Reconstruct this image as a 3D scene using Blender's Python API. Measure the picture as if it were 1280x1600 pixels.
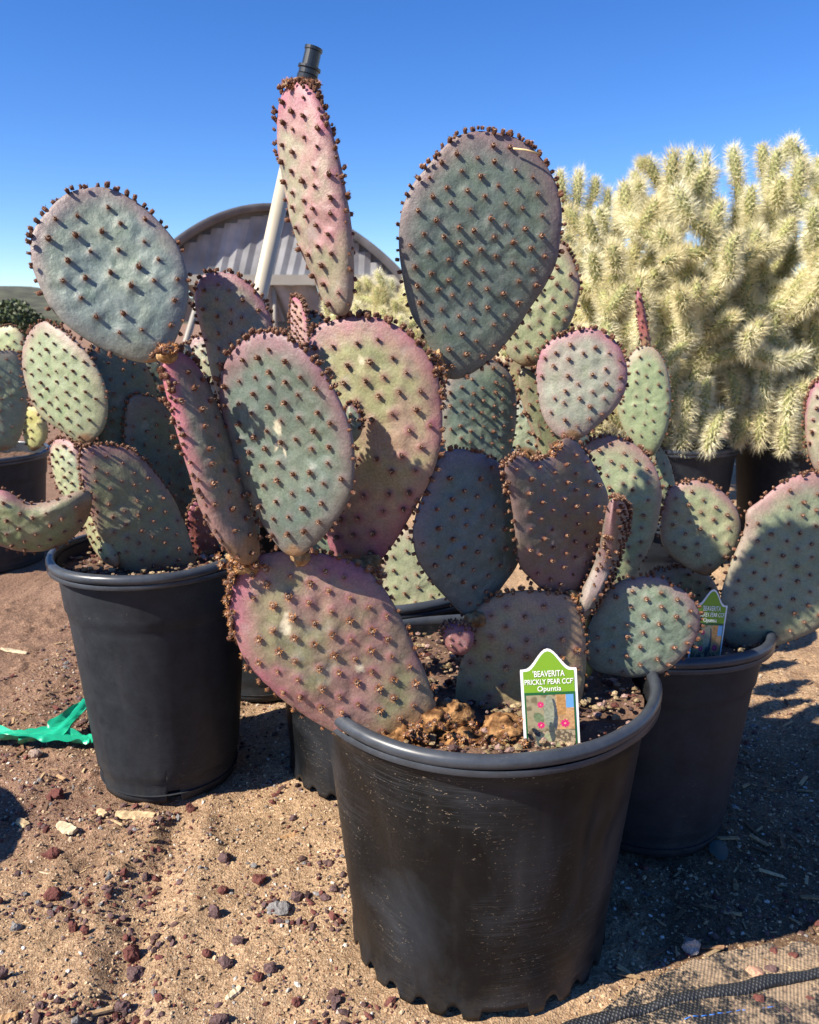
import bpy, math, random
import numpy as np
from mathutils import Vector, Matrix, Quaternion
from math import sin, cos, pi, radians as R

# ------------------------------------------------------------------ camera, sky, sun
for o in list(bpy.data.objects): bpy.data.objects.remove(o)
S = bpy.context.scene
C = S.collection
PITCH = R(13.0); CAMH = 0.81; FPX = 1280.0
cam = bpy.data.objects.new('camera', bpy.data.cameras.new('camera')); C.objects.link(cam)
cam.location = (0, 0, CAMH); cam.rotation_euler = (R(90) - PITCH, 0, 0)
cam.data.sensor_fit = 'VERTICAL'; cam.data.sensor_height = 36; cam.data.sensor_width = 36; cam.data.lens = 28.8
cam.data.clip_start = 0.02; cam.data.clip_end = 9000
cam.data.dof.use_dof = True; cam.data.dof.focus_distance = 0.95; cam.data.dof.aperture_fstop = 28.8 / 2.0
S.camera = cam
SUN_EL = R(42); SUN_AZ = R(207)          # direction towards the sun, angle from +x
SD = Vector((cos(SUN_EL) * cos(SUN_AZ), cos(SUN_EL) * sin(SUN_AZ), sin(SUN_EL)))
w = bpy.data.worlds.new('World'); S.world = w; w.use_nodes = True
nt = w.node_tree; nt.nodes.clear()
sky = nt.nodes.new('ShaderNodeTexSky'); sky.sky_type = 'NISHITA'; sky.sun_disc = False
sky.sun_elevation = SUN_EL; sky.sun_rotation = math.atan2(SD.x, SD.y)
sky.air_density = 0.85; sky.dust_density = 0.0; sky.ozone_density = 4.5; sky.altitude = 300
bg = nt.nodes.new('ShaderNodeBackground'); bg.inputs['Strength'].default_value = 0.094
hs = nt.nodes.new('ShaderNodeHueSaturation'); hs.inputs['Hue'].default_value = .512; hs.inputs['Saturation'].default_value = 1.25
wo = nt.nodes.new('ShaderNodeOutputWorld')
nt.links.new(sky.outputs[0], hs.inputs['Color']); nt.links.new(hs.outputs[0], bg.inputs[0]); nt.links.new(bg.outputs[0], wo.inputs[0])
sl = bpy.data.lights.new('sun', 'SUN'); sl.energy = 5.0; sl.angle = R(0.53); sl.color = (1.0, 0.91, 0.77)
so = bpy.data.objects.new('sun', sl); C.objects.link(so); so.location = SD * 20
so.rotation_euler = SD.to_track_quat('Z', 'Y').to_euler()
S.view_settings.view_transform = 'Standard'; S.view_settings.look = 'None'
S.view_settings.exposure = 1.04; S.view_settings.gamma = 1.0; S.view_settings.use_curve_mapping = False

rng = np.random.RandomState(11); random.seed(11); ASZ = .88

# ------------------------------------------------------------------ helpers
def ray(px, py):
    x = px - 640.0; y = 800.0 - py
    return np.array([x, FPX * cos(PITCH) + y * sin(PITCH), -FPX * sin(PITCH) + y * cos(PITCH)])
def at(px, py, Y):
    d = ray(px, py); return np.array([0, 0, CAMH]) + d * (Y / d[1])
def ground_at(px, py, z=0.0):
    d = ray(px, py); return np.array([0, 0, CAMH]) + d * ((z - CAMH) / d[2])

def _h(ix, iy, iz):
    n = (ix * 73856093) ^ (iy * 19349663) ^ (iz * 83492791)
    n = (n ^ (n >> 13)) * 1274126177 & 0x7fffffff
    n = n ^ (n >> 16)
    return (n & 0xffff) / 65535.0
def noise(p, s=1.0, seed=0):
    p = np.asarray(p, float) * s + seed * 17.31
    i = np.floor(p).astype(np.int64); f = p - i; f = f * f * (3 - 2 * f)
    r = 0
    for dx in (0, 1):
        for dy in (0, 1):
            for dz in (0, 1):
                wgt = (f[..., 0] if dx else 1 - f[..., 0]) * (f[..., 1] if dy else 1 - f[..., 1]) * (f[..., 2] if dz else 1 - f[..., 2])
                r = r + wgt * _h(i[..., 0] + dx, i[..., 1] + dy, i[..., 2] + dz)
    return r
def fbm(p, s=1.0, oct=3, seed=0):
    r = 0; a = 1.0; t = 0
    for k in range(oct):
        r = r + a * noise(p, s * 2 ** k, seed + k * 3); t += a; a *= .5
    return r / t
def sstep(a, b, x):
    t = np.clip((x - a) / (b - a), 0, 1); return t * t * (3 - 2 * t)

def mkmesh(name, V, F, col=None, smooth=True, mats=None, midx=None):
    """V (n,3); F list of arrays of quads / tris"""
    me = bpy.data.meshes.new(name)
    V = np.ascontiguousarray(V, dtype=np.float32)
    if isinstance(F, np.ndarray): F = [F]
    F = [np.asarray(f, dtype=np.int32) for f in F if len(f)]
    loops = np.concatenate([f.ravel() for f in F]); sizes = np.concatenate([np.full(len(f), f.shape[1], np.int32) for f in F])
    starts = np.concatenate([[0], np.cumsum(sizes)[:-1]]).astype(np.int32)
    me.vertices.add(len(V)); me.vertices.foreach_set('co', V.ravel())
    me.loops.add(len(loops)); me.loops.foreach_set('vertex_index', loops)
    me.polygons.add(len(sizes)); me.polygons.foreach_set('loop_start', starts)
    me.update(calc_edges=True)
    me.polygons.foreach_set('use_smooth', np.full(len(sizes), smooth))
    if col is not None:
        a = me.color_attributes.new('Col', 'FLOAT_COLOR', 'POINT')
        c4 = np.ones((len(V), 4), np.float32); c4[:, :3] = col
        a.data.foreach_set('color', c4.ravel())
    for m in (mats or []): me.materials.append(m)
    if midx is not None: me.polygons.foreach_set('material_index', np.asarray(midx, np.int32))
    me.validate()
    return me
def link(name, me, parent=None):
    o = bpy.data.objects.new(name, me); C.objects.link(o)
    if parent: o.parent = parent
    return o
def tag(o, label=None, cat=None, group=None, kind=None):
    if label: o['label'] = label
    if cat: o['category'] = cat
    if group: o['group'] = group
    if kind: o['kind'] = kind
    return o
def thing(name, loc, label, cat, group=None):
    o = bpy.data.objects.new(name, None); C.objects.link(o); o.location = tuple(loc); o.empty_display_size = .05
    return tag(o, label, cat, group)
def grid_faces(nu, nv, wrap=False, off=0):
    """nu rows, nv columns"""
    i = np.arange(nu - 1)[:, None]; j = np.arange(nv if wrap else nv - 1)[None, :]
    a = i * nv + j; b = i * nv + (j + 1) % nv; c = (i + 1) * nv + (j + 1) % nv; d = (i + 1) * nv + j
    return np.stack([a, b, c, d], -1).reshape(-1, 4) + off
def tube(path, rad, n=10, cap=True):
    path = np.asarray(path, float); m = len(path); rad = np.broadcast_to(rad, (m,))
    T = np.gradient(path, axis=0); T /= np.linalg.norm(T, axis=1)[:, None]
    up = np.array([0, 0, 1.]) if abs(T[0][2]) < .9 else np.array([1., 0, 0])
    V = []
    for k in range(m):
        a = np.cross(T[k], up); a /= np.linalg.norm(a); b = np.cross(a, T[k])
        th = np.arange(n) * 2 * pi / n
        V.append(path[k] + rad[k] * (np.cos(th)[:, None] * a + np.sin(th)[:, None] * b))
        up = b
    V = np.concatenate(V); F = [grid_faces(m, n, True)]
    if cap:
        V = np.vstack([V, path[0], path[-1]]); q = np.arange(n)
        F.append(np.stack([(q + 1) % n, q, np.full(n, m * n)], 1)); F.append(np.stack([(m - 1) * n + q, (m - 1) * n + (q + 1) % n, np.full(n, m * n + 1)], 1))
    return V, F
def lathe(prof, n=48, center=(0, 0, 0)):
    prof = np.asarray(prof, float); th = np.arange(n) * 2 * pi / n
    V = np.stack([prof[:, 0][:, None] * np.cos(th), prof[:, 0][:, None] * np.sin(th), np.repeat(prof[:, 1][:, None], n, 1)], -1).reshape(-1, 3)
    return V + np.array(center), grid_faces(len(prof), n, True)
def box(c, s):
    c = np.array(c, float); s = np.array(s, float) / 2
    V = np.array([[x, y, z] for x in (-1, 1) for y in (-1, 1) for z in (-1, 1)], float) * s + c
    F = np.array([[0, 1, 3, 2], [4, 6, 7, 5], [0, 4, 5, 1], [2, 3, 7, 6], [0, 2, 6, 4], [1, 5, 7, 3]])
    return V, F
def join(parts):
    V = []; F = {}; Cc = []; off = 0
    for p in parts:
        v, f = p[0], p[1]
        fs = f if isinstance(f, list) else [f]
        for a in fs: F.setdefault(a.shape[1], []).append(a + off)
        V.append(v); off += len(v)
        if len(p) > 2: Cc.append(np.broadcast_to(p[2], (len(v), 3)))
    return np.vstack(V), [np.vstack(F[k]) for k in F], (np.vstack(Cc) if Cc else None)

# ------------------------------------------------------------------ materials
def mat(name, **k):
    m = bpy.data.materials.new(name); m.use_nodes = True
    b = m.node_tree.nodes['Principled BSDF']
    for kk, v in k.items():
        b.inputs[kk].default_value = v
    return m, m.node_tree, b
def N(t, typ, **k):
    n = t.nodes.new(typ)
    for a, v in k.items():
        if a.startswith('i_'):
            key = a[2:]; key = int(key) if key.isdigit() else key.replace('_', ' ')
            n.inputs[key].default_value = v
        else: setattr(n, a, v)
    return n
def ramp(t, stops, interp='LINEAR'):
    n = t.nodes.new('ShaderNodeValToRGB'); cr = n.color_ramp; cr.interpolation = interp
    while len(cr.elements) > 1: cr.elements.remove(cr.elements[-1])
    cr.elements[0].position = stops[0][0]; cr.elements[0].color = (*stops[0][1], 1)
    for p, c in stops[1:]:
        e = cr.elements.new(p); e.color = (*c, 1)
    return n
def mixc(t, typ, fac, a, b):
    n = t.nodes.new('ShaderNodeMix'); n.data_type = 'RGBA'; n.blend_type = typ
    for sock, v in ((0, fac), (6, a), (7, b)):
        if hasattr(v, 'is_output') or isinstance(v, bpy.types.NodeSocket): t.links.new(v, n.inputs[sock])
        else: n.inputs[sock].default_value = v
    return n.outputs[2]
def g3(v): return (v, v, v)
def bump(t, b, hs, prev=None):
    for h, st, d in hs:
        n = N(t, 'ShaderNodeBump', i_Strength=st, i_Distance=d); t.links.new(h, n.inputs['Height'])
        if prev is not None: t.links.new(prev, n.inputs['Normal'])
        prev = n.outputs[0]
    t.links.new(prev, b.inputs['Normal'])

# cactus skin
M_pad, t, b = mat('cactus_skin', Roughness=.5)
b.inputs['Specular IOR Level'].default_value = .42
at_ = N(t, 'ShaderNodeAttribute', attribute_name='Col'); tc = N(t, 'ShaderNodeTexCoord')
n1 = N(t, 'ShaderNodeTexNoise', i_Scale=420, i_Detail=6); n2 = N(t, 'ShaderNodeTexNoise', i_Scale=55, i_Detail=5, i_Roughness=.65)
n3 = N(t, 'ShaderNodeTexVoronoi', i_Scale=650)
for n in (n1, n2, n3): t.links.new(tc.outputs['Object'], n.inputs['Vector'])
r1 = ramp(t, [(.3, g3(.82)), (.7, g3(1.16))]); t.links.new(n1.outputs[0], r1.inputs[0])
r2 = ramp(t, [(.3, (.80, .84, .84)), (.7, (1.15, 1.12, 1.1))]); t.links.new(n2.outputs[0], r2.inputs[0])
c = mixc(t, 'MULTIPLY', 1.0, at_.outputs['Color'], r1.outputs[0]); c = mixc(t, 'MULTIPLY', 1.0, c, r2.outputs[0])
r3 = ramp(t, [(.0, g3(1)), (.10, g3(0))]); t.links.new(n3.outputs['Distance'], r3.inputs[0])
ns_ = N(t, 'ShaderNodeSeparateColor'); t.links.new(n3.outputs['Color'], ns_.inputs[0]); rth = ramp(t, [(.90, g3(0)), (.93, g3(.75))]); t.links.new(ns_.outputs[0], rth.inputs[0])
r3 = ramp(t, [(.16, g3(1)), (.26, g3(0))]); t.links.new(n3.outputs['Distance'], r3.inputs[0])
mm = N(t, 'ShaderNodeMath', operation='MULTIPLY'); t.links.new(rth.outputs[0], mm.inputs[0]); t.links.new(r3.outputs[0], mm.inputs[1])
c = mixc(t, 'MIX', mm.outputs[0], c, (.34, .33, .24, 1))
n5 = N(t, 'ShaderNodeTexNoise', i_Scale=26, i_Detail=9, i_Roughness=.7); t.links.new(tc.outputs['Object'], n5.inputs['Vector'])
r5 = ramp(t, [(.54, g3(0)), (.66, g3(.55))]); t.links.new(n5.outputs[0], r5.inputs[0]); c2 = mixc(t, 'MULTIPLY', 1.0, c, (.72, .86, .66, 1)); c = mixc(t, 'MIX', r5.outputs[0], c, c2)
r6 = ramp(t, [(.30, g3(.35)), (.42, g3(0))]); t.links.new(n5.outputs[0], r6.inputs[0]); c = mixc(t, 'MIX', r6.outputs[0], c, (.30, .31, .28, 1))
t.links.new(c, b.inputs['Base Color'])
rr = N(t, 'ShaderNodeMapRange', i_To_Min=.38, i_To_Max=.62); t.links.new(n2.outputs[0], rr.inputs[0]); t.links.new(rr.outputs[0], b.inputs['Roughness'])
bump(t, b, [(n5.outputs[0], .30, .006), (n2.outputs[0], .35, .004), (n1.outputs[0], .30, .0008)])

def attr_mat(name, rough=.7, nscale=300, ns=(.75, 1.2), bs=.4, bd=.001, spec=.3):
    m, t, b = mat(name, Roughness=rough); b.inputs['Specular IOR Level'].default_value = spec
    a = N(t, 'ShaderNodeAttribute', attribute_name='Col'); tc = N(t, 'ShaderNodeTexCoord')
    n = N(t, 'ShaderNodeTexNoise', i_Scale=nscale, i_Detail=5); t.links.new(tc.outputs['Object'], n.inputs['Vector'])
    r = ramp(t, [(.3, g3(ns[0])), (.7, g3(ns[1]))]); t.links.new(n.outputs[0], r.inputs[0])
    t.links.new(mixc(t, 'MULTIPLY', 1.0, a.outputs['Color'], r.outputs[0]), b.inputs['Base Color'])
    if bs: bump(t, b, [(n.outputs[0], bs, bd)])
    return m
M_areole = attr_mat('areole_bristle', .75, 900, (.7, 1.25), .3, .0004)
M_cork = attr_mat('cork', .9, 160, (.6, 1.3), .8, .004, .15)
M_stone = attr_mat('stone', .9, 400, (.65, 1.3), .8, .002, .15)
M_wood = attr_mat('wood_chip', .85, 250, (.7, 1.2), .5, .001, .2)
M_paint = attr_mat('print', .35, 50, (.97, 1.03), 0, 0, .5)
M_stem = attr_mat('cholla_stem', .6, 200, (.8, 1.15), .3, .002)
M_spine, t, b = mat('cholla_spine', Roughness=.45)
b.inputs['Base Color'].default_value = (.80, .72, .42, 1); b.inputs['Specular IOR Level'].default_value = .5
try: b.inputs['Transmission Weight'].default_value = 0.0
except Exception: pass
oi = N(t, 'ShaderNodeObjectInfo'); rs = ramp(t, [(0, (.76, .68, .40)), (1, (.88, .84, .60))]); t.links.new(oi.outputs['Random'], rs.inputs[0])
tl = N(t, 'ShaderNodeBsdfTranslucent'); mx = N(t, 'ShaderNodeMixShader', i_0=.2)
t.links.new(rs.outputs[0], b.inputs['Base Color']); t.links.new(rs.outputs[0], tl.inputs[0])
out = t.nodes['Material Output']; t.links.new(b.outputs[0], mx.inputs[1]); t.links.new(tl.outputs[0], mx.inputs[2]); t.links.new(mx.outputs[0], out.inputs[0])

def plastic(name, base=.012, rough=.36, scratch=1.0, dust=.5, spec=.22):
    m, t, b = mat(name, Roughness=rough); tc = N(t, 'ShaderNodeTexCoord')
    b.inputs['Specular IOR Level'].default_value = spec
    mp = N(t, 'ShaderNodeMapping'); mp.inputs['Scale'].default_value = (6, 6, 210); mp.inputs['Rotation'].default_value = (.18, .1, 0)
    t.links.new(tc.outputs['Object'], mp.inputs[0])
    sc = N(t, 'ShaderNodeTexNoise', i_Scale=3, i_Detail=6, i_Roughness=.7); t.links.new(mp.outputs[0], sc.inputs['Vector'])
    big = N(t, 'ShaderNodeTexNoise', i_Scale=5.5, i_Detail=3); t.links.new(tc.outputs['Object'], big.inputs['Vector'])
    # dirt flecks: short marks
    mp2 = N(t, 'ShaderNodeMapping'); mp2.inputs['Scale'].default_value = (1, 1, 3.2); t.links.new(tc.outputs['Object'], mp2.inputs[0])
    dn = N(t, 'ShaderNodeTexNoise', i_Scale=60, i_Detail=2); t.links.new(mp2.outputs[0], dn.inputs['Vector'])
    mv = mixc(t, 'ADD', .06, mp2.outputs[0], dn.outputs['Color'])
    vo = N(t, 'ShaderNodeTexVoronoi', i_Scale=120, i_Randomness=1.0); t.links.new(mv, vo.inputs['Vector'])
    fl = ramp(t, [(.16, g3(1)), (.24, g3(0))]); t.links.new(vo.outputs['Distance'], fl.inputs[0])
    sel = N(t, 'ShaderNodeSeparateColor'); t.links.new(vo.outputs['Color'], sel.inputs[0])
    th = ramp(t, [(.68, g3(0)), (.74, g3(1))]); t.links.new(sel.outputs[0], th.inputs[0])
    vo2 = N(t, 'ShaderNodeTexNoise', i_Scale=6, i_Detail=2); t.links.new(tc.outputs['Object'], vo2.inputs['Vector'])
    th2 = ramp(t, [(.44, g3(0)), (.60, g3(1))]); t.links.new(vo2.outputs[0], th2.inputs[0])
    mk = N(t, 'ShaderNodeMath', operation='MULTIPLY'); t.links.new(fl.outputs[0], mk.inputs[0]); t.links.new(th.outputs[0], mk.inputs[1])
    mk2 = N(t, 'ShaderNodeMath', operation='MULTIPLY'); t.links.new(mk.outputs[0], mk2.inputs[0]); t.links.new(th2.outputs[0], mk2.inputs[1])
    mk3 = N(t, 'ShaderNodeMath', operation='MULTIPLY', i_1=dust); t.links.new(mk2.outputs[0], mk3.inputs[0])
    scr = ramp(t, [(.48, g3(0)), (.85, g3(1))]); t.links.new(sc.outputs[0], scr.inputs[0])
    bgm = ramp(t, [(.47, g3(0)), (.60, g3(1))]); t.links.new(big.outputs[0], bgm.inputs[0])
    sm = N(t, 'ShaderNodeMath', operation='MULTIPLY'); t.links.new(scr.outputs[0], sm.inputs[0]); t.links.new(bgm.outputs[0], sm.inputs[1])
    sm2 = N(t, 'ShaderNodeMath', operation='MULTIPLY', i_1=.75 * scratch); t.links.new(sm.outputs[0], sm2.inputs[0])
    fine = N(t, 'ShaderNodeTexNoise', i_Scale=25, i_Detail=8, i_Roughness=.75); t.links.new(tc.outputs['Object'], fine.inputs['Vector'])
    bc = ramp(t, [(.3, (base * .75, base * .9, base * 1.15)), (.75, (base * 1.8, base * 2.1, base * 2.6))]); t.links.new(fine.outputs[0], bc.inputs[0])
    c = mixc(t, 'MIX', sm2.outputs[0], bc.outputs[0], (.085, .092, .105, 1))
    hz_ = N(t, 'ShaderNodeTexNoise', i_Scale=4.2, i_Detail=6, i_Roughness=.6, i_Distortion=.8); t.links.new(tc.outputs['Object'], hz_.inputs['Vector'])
    hr_ = ramp(t, [(.46, g3(0)), (.66, g3(.55 * min(1, scratch)))]); t.links.new(hz_.outputs[0], hr_.inputs[0]); c = mixc(t, 'MIX', hr_.outputs[0], c, (.042, .048, .060, 1))  # soft blue-grey patches: dusty scuffing, with its sheen put into the colour
    c = mixc(t, 'MIX', mk3.outputs[0], c, (.33, .26, .18, 1))
    dz = N(t, 'ShaderNodeSeparateXYZ'); t.links.new(tc.outputs['Object'], dz.inputs[0])
    dn2 = N(t, 'ShaderNodeTexNoise', i_Scale=18, i_Detail=9, i_Roughness=.75); t.links.new(tc.outputs['Object'], dn2.inputs['Vector'])
    dm = N(t, 'ShaderNodeMath', operation='MULTIPLY_ADD', i_1=-2.2); t.links.new(dz.outputs[2], dm.inputs[0]); t.links.new(dn2.outputs[0], dm.inputs[2])
    dr = ramp(t, [(.40, g3(0)), (.66, g3(.12))]); t.links.new(dm.outputs[0], dr.inputs[0])
    c = mixc(t, 'MIX', dr.outputs[0], c, (.20, .15, .10, 1))
    st = N(t, 'ShaderNodeTexNoise', i_Scale=1.0, i_Detail=4); mps = N(t, 'ShaderNodeMapping'); mps.inputs['Scale'].default_value = (30, 30, 3); t.links.new(tc.outputs['Object'], mps.inputs[0]); t.links.new(mps.outputs[0], st.inputs['Vector'])
    sr = ramp(t, [(.56, g3(0)), (.74, g3(.07))]); t.links.new(st.outputs[0], sr.inputs[0]); c = mixc(t, 'MIX', sr.outputs[0], c, (.13, .12, .11, 1))
    t.links.new(c, b.inputs['Base Color'])
    rg = N(t, 'ShaderNodeMath', operation='MULTIPLY_ADD', i_1=.22, i_2=rough - .06); t.links.new(fine.outputs[0], rg.inputs[0])
    rg2 = N(t, 'ShaderNodeMath', operation='ADD'); t.links.new(rg.outputs[0], rg2.inputs[0]); t.links.new(mk3.outputs[0], rg2.inputs[1]); t.links.new(rg2.outputs[0], b.inputs['Roughness'])
    bump(t, b, [(big.outputs[0], .25, .02), (sc.outputs[0], .02 * scratch, .002), (fine.outputs[0], .05, .001)])
    return m
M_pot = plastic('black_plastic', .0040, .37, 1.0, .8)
M_pot2 = plastic('matt_black_plastic', .017, .48, .25, .25)
M_rim = plastic('grey_black_plastic_rim', .032, .30, .3, .12, .45)

# ground
M_ground, t, b = mat('dry_ground', Roughness=.95); b.inputs['Specular IOR Level'].default_value = .15
tc = N(t, 'ShaderNodeTexCoord'); at_ = N(t, 'ShaderNodeAttribute', attribute_name='Col')
na = N(t, 'ShaderNodeTexNoise', i_Scale=6, i_Detail=8, i_Roughness=.7); nb = N(t, 'ShaderNodeTexNoise', i_Scale=160, i_Detail=6, i_Roughness=.8)
vg = N(t, 'ShaderNodeTexVoronoi', i_Scale=330); vh = N(t, 'ShaderNodeTexVoronoi', i_Scale=150)
for n in (na, nb, vg, vh): t.links.new(tc.outputs['Object'], n.inputs['Vector'])
ra = ramp(t, [(.3, g3(.72)), (.7, g3(1.22))]); t.links.new(na.outputs[0], ra.inputs[0])
rb = ramp(t, [(.25, g3(.55)), (.75, g3(1.4))]); t.links.new(nb.outputs[0], rb.inputs[0])
sg = N(t, 'ShaderNodeSeparateColor'); t.links.new(vg.outputs['Color'], sg.inputs[0])
rg_ = ramp(t, [(0, (.62, .5, .42)), (.5, (1, 1, 1)), (.9, (1.15, 1.12, 1.05)), (1, (1.9, 1.9, 1.9))]); t.links.new(sg.outputs[0], rg_.inputs[0])
c = mixc(t, 'MULTIPLY', 1.0, at_.outputs['Color'], ra.outputs[0]); c = mixc(t, 'MULTIPLY', 1.0, c, rb.outputs[0]); c = mixc(t, 'MULTIPLY', .75, c, rg_.outputs[0])
t.links.new(c, b.inputs['Base Color'])
bump(t, b, [(nb.outputs[0], .7, .006), (vg.outputs['Distance'], .6, .003), (vh.outputs['Distance'], .4, .004)])

def simple(name, col, rough=.5, nscale=40, amp=.15, metallic=0, bs=0, spec=.5):
    m, t, b = mat(name, Roughness=rough, Metallic=metallic); tc = N(t, 'ShaderNodeTexCoord'); b.inputs['Specular IOR Level'].default_value = spec
    n = N(t, 'ShaderNodeTexNoise', i_Scale=nscale, i_Detail=5); t.links.new(tc.outputs['Object'], n.inputs['Vector'])
    r = ramp(t, [(.3, tuple(x * (1 - amp) for x in col)), (.7, tuple(x * (1 + amp) for x in col))]); t.links.new(n.outputs[0], r.inputs[0])
    t.links.new(r.outputs[0], b.inputs['Base Color'])
    if bs: bump(t, b, [(n.outputs[0], bs, .01)])
    return m
M_pvc = simple('weathered_pvc', (.44, .39, .29), .45, 12, .1)
M_cap = simple('black_fitting', (.02, .025, .03), .3, 30, .2)
M_green = simple('green_plastic', (.01, .34, .19), .38, 25, .2, spec=.6)
M_teal = simple('teal_plastic', (.01, .055, .055), .5, 25, .2)
M_tagwhite = simple('tag_white', (.78, .78, .76), .4, 20, .03)
M_taggreen = simple('tag_green', (.17, .33, .02), .38, 20, .04)
M_tagdark = simple('tag_dark_green', (.01, .10, .03), .4, 20, .04)
M_ink = simple('tag_ink', (.85, .86, .82), .4, 20, .02)
M_straw = simple('dry_straw', (.55, .42, .22), .7, 90, .2)
M_metal = simple('weathered_sheet', (.20, .20, .21), .6, 1.2, .4, 0)
M_metal2 = simple('pale_sheet', (.25, .25, .26), .6, 1.2, .4, 0)
M_dark = simple('dark_roof_edge', (.12, .12, .13), .6, 2, .3)
M_beam = simple('pale_beam', (.27, .25, .215), .6, 2, .1)
M_cloth = simple('shade_cloth', (.27, .26, .25), .85, 1.5, .3)
M_hill = simple('hill_scrub', (.060, .062, .038), .95, .05, .5)
M_leaf = simple('leaf', (.05, .075, .02), .6, 4, .4)
M_blue = simple('blue_thread', (.03, .16, .55), .6, 90, .2)

# woven ground fabric
def woven(name, base, sand=True):
    m, t, b = mat(name, Roughness=.6); b.inputs['Specular IOR Level'].default_value = .4
    tc = N(t, 'ShaderNodeTexCoord'); mp = N(t, 'ShaderNodeMapping'); mp.inputs['Rotation'].default_value = (0, 0, .42); t.links.new(tc.outputs['Object'], mp.inputs[0])
    w1 = N(t, 'ShaderNodeTexWave', i_Scale=75, i_Distortion=.6); w1.bands_direction = 'X'; w2 = N(t, 'ShaderNodeTexWave', i_Scale=75, i_Distortion=.6); w2.bands_direction = 'Y'
    for n in (w1, w2): t.links.new(mp.outputs[0], n.inputs['Vector'])
    mu = N(t, 'ShaderNodeMath', operation='MULTIPLY'); t.links.new(w1.outputs[1], mu.inputs[0]); t.links.new(w2.outputs[1], mu.inputs[1])
    r = ramp(t, [(.1, tuple(x * .35 for x in base)), (.8, tuple(x * 1.5 for x in base))]); t.links.new(mu.outputs[0], r.inputs[0])
    c = r.outputs[0]
    if sand:
        n = N(t, 'ShaderNodeTexNoise', i_Scale=14, i_Detail=9, i_Roughness=.72); t.links.new(tc.outputs['Object'], n.inputs['Vector'])
        n2 = N(t, 'ShaderNodeTexNoise', i_Scale=220, i_Detail=3); t.links.new(tc.outputs['Object'], n2.inputs['Vector'])
        ad = N(t, 'ShaderNodeMath', operation='MULTIPLY_ADD', i_1=.35); t.links.new(n2.outputs[0], ad.inputs[0]); t.links.new(n.outputs[0], ad.inputs[2])
        rs = ramp(t, [(.60, g3(0)), (.72, g3(.95))]); t.links.new(ad.outputs[0], rs.inputs[0])
        rc = ramp(t, [(.3, (.2, .14, .09)), (.7, (.42, .31, .2))]); t.links.new(n2.outputs[0], rc.inputs[0])
        c = mixc(t, 'MIX', rs.outputs[0], c, rc.outputs[0])
    t.links.new(c, b.inputs['Base Color'])
    bump(t, b, [(mu.outputs[0], .8, .0015)])
    return m
M_fabric = woven('woven_ground_cloth', (.03, .032, .035)); M_fold = woven('woven_fold', (.045, .047, .052), False)

# ------------------------------------------------------------------ ground sheet
def axis(lo, hi, step, far_lo, far_hi, g=1.22):
    a = list(np.arange(lo, hi, step)); s = step; x = a[-1]
    while x < far_hi: s *= g; x += s; a.append(x)
    s = step; x = a[0]; L = []
    while x > far_lo: s *= g; x -= s; L.append(x)
    return np.array(L[::-1] + a)
F0 = ground_at(262, 1320)[:2]; F1 = ground_at(175, 1590)[:2]
def ground_h(P):
    x, y = P[..., 0], P[..., 1]
    near = np.clip(1.2 - np.hypot(x, y - 1.2) / 4.0, 0, 1)
    h = (fbm(P, 5, 3, 1) - .5) * .026 + (fbm(P, 26, 3, 5) - .5) * .014 + (fbm(P, 110, 2, 9) - .5) * .0065
    ax_, ay_ = F0; bx_, by_ = F1; k = np.clip(((x - ax_) * (bx_ - ax_) + (y - ay_) * (by_ - ay_)) / ((bx_ - ax_) ** 2 + (by_ - ay_) ** 2), -.3, 1.4)
    fd = np.hypot(x - ax_ - k * (bx_ - ax_), y - ay_ - k * (by_ - ay_)) + (fbm(P, 14, 2, 61) - .5) * .05
    h = h - .012 * np.exp(-(fd / .028) ** 2) + .006 * np.exp(-((fd - .06) / .022) ** 2)
    clod = sstep(.55, .75, fbm(P, 40, 2, 21)) * .008 * sstep(-.15, -.6, x)
    return (h + clod) * near - .004
gx = axis(-1.25, 1.25, .0062, -2500, 2500); gy = axis(.62, 2.3, .0062, -300, 4000)
X, Yg = np.meshgrid(gx, gy); P = np.stack([X, Yg, np.zeros_like(X)], -1)
Z = ground_h(P); G = np.stack([X, Yg, Z], -1).reshape(-1, 3)
Pf = P.reshape(-1, 3)
nz = fbm(Pf, 2.2, 4, 31); nz2 = fbm(Pf, 9, 3, 37)
sand = np.array([.42, .290, .180]); dark = np.array([.22, .142, .095]); pale = np.array([.50, .375, .255]); mulch = np.array([.20, .118, .088])
col = sand + (pale - sand) * sstep(.5, .7, nz)[:, None] * .7
col = col + (dark - col) * (sstep(.52, .72, nz2) * .6)[:, None]
left = sstep(-.28, -.62, Pf[:, 0] + (nz2 - .5) * .35 - (Pf[:, 1] - 1) * .12) * sstep(.85, 1.2, Pf[:, 1] + (nz - .5) * .5)
col = col + (mulch - col) * (left * .75)[:, None]
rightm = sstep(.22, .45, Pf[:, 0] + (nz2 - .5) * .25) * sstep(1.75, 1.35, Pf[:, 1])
col = col + (np.array([.11, .068, .045]) - col) * (rightm * .75)[:, None]  # dark mulch, browner and darker to deepen the right-hand shade in the colour
go = link('ground', mkmesh('ground', G, grid_faces(len(gy), len(gx)), col, True, [M_ground])); tag(go, kind='structure')

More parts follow.
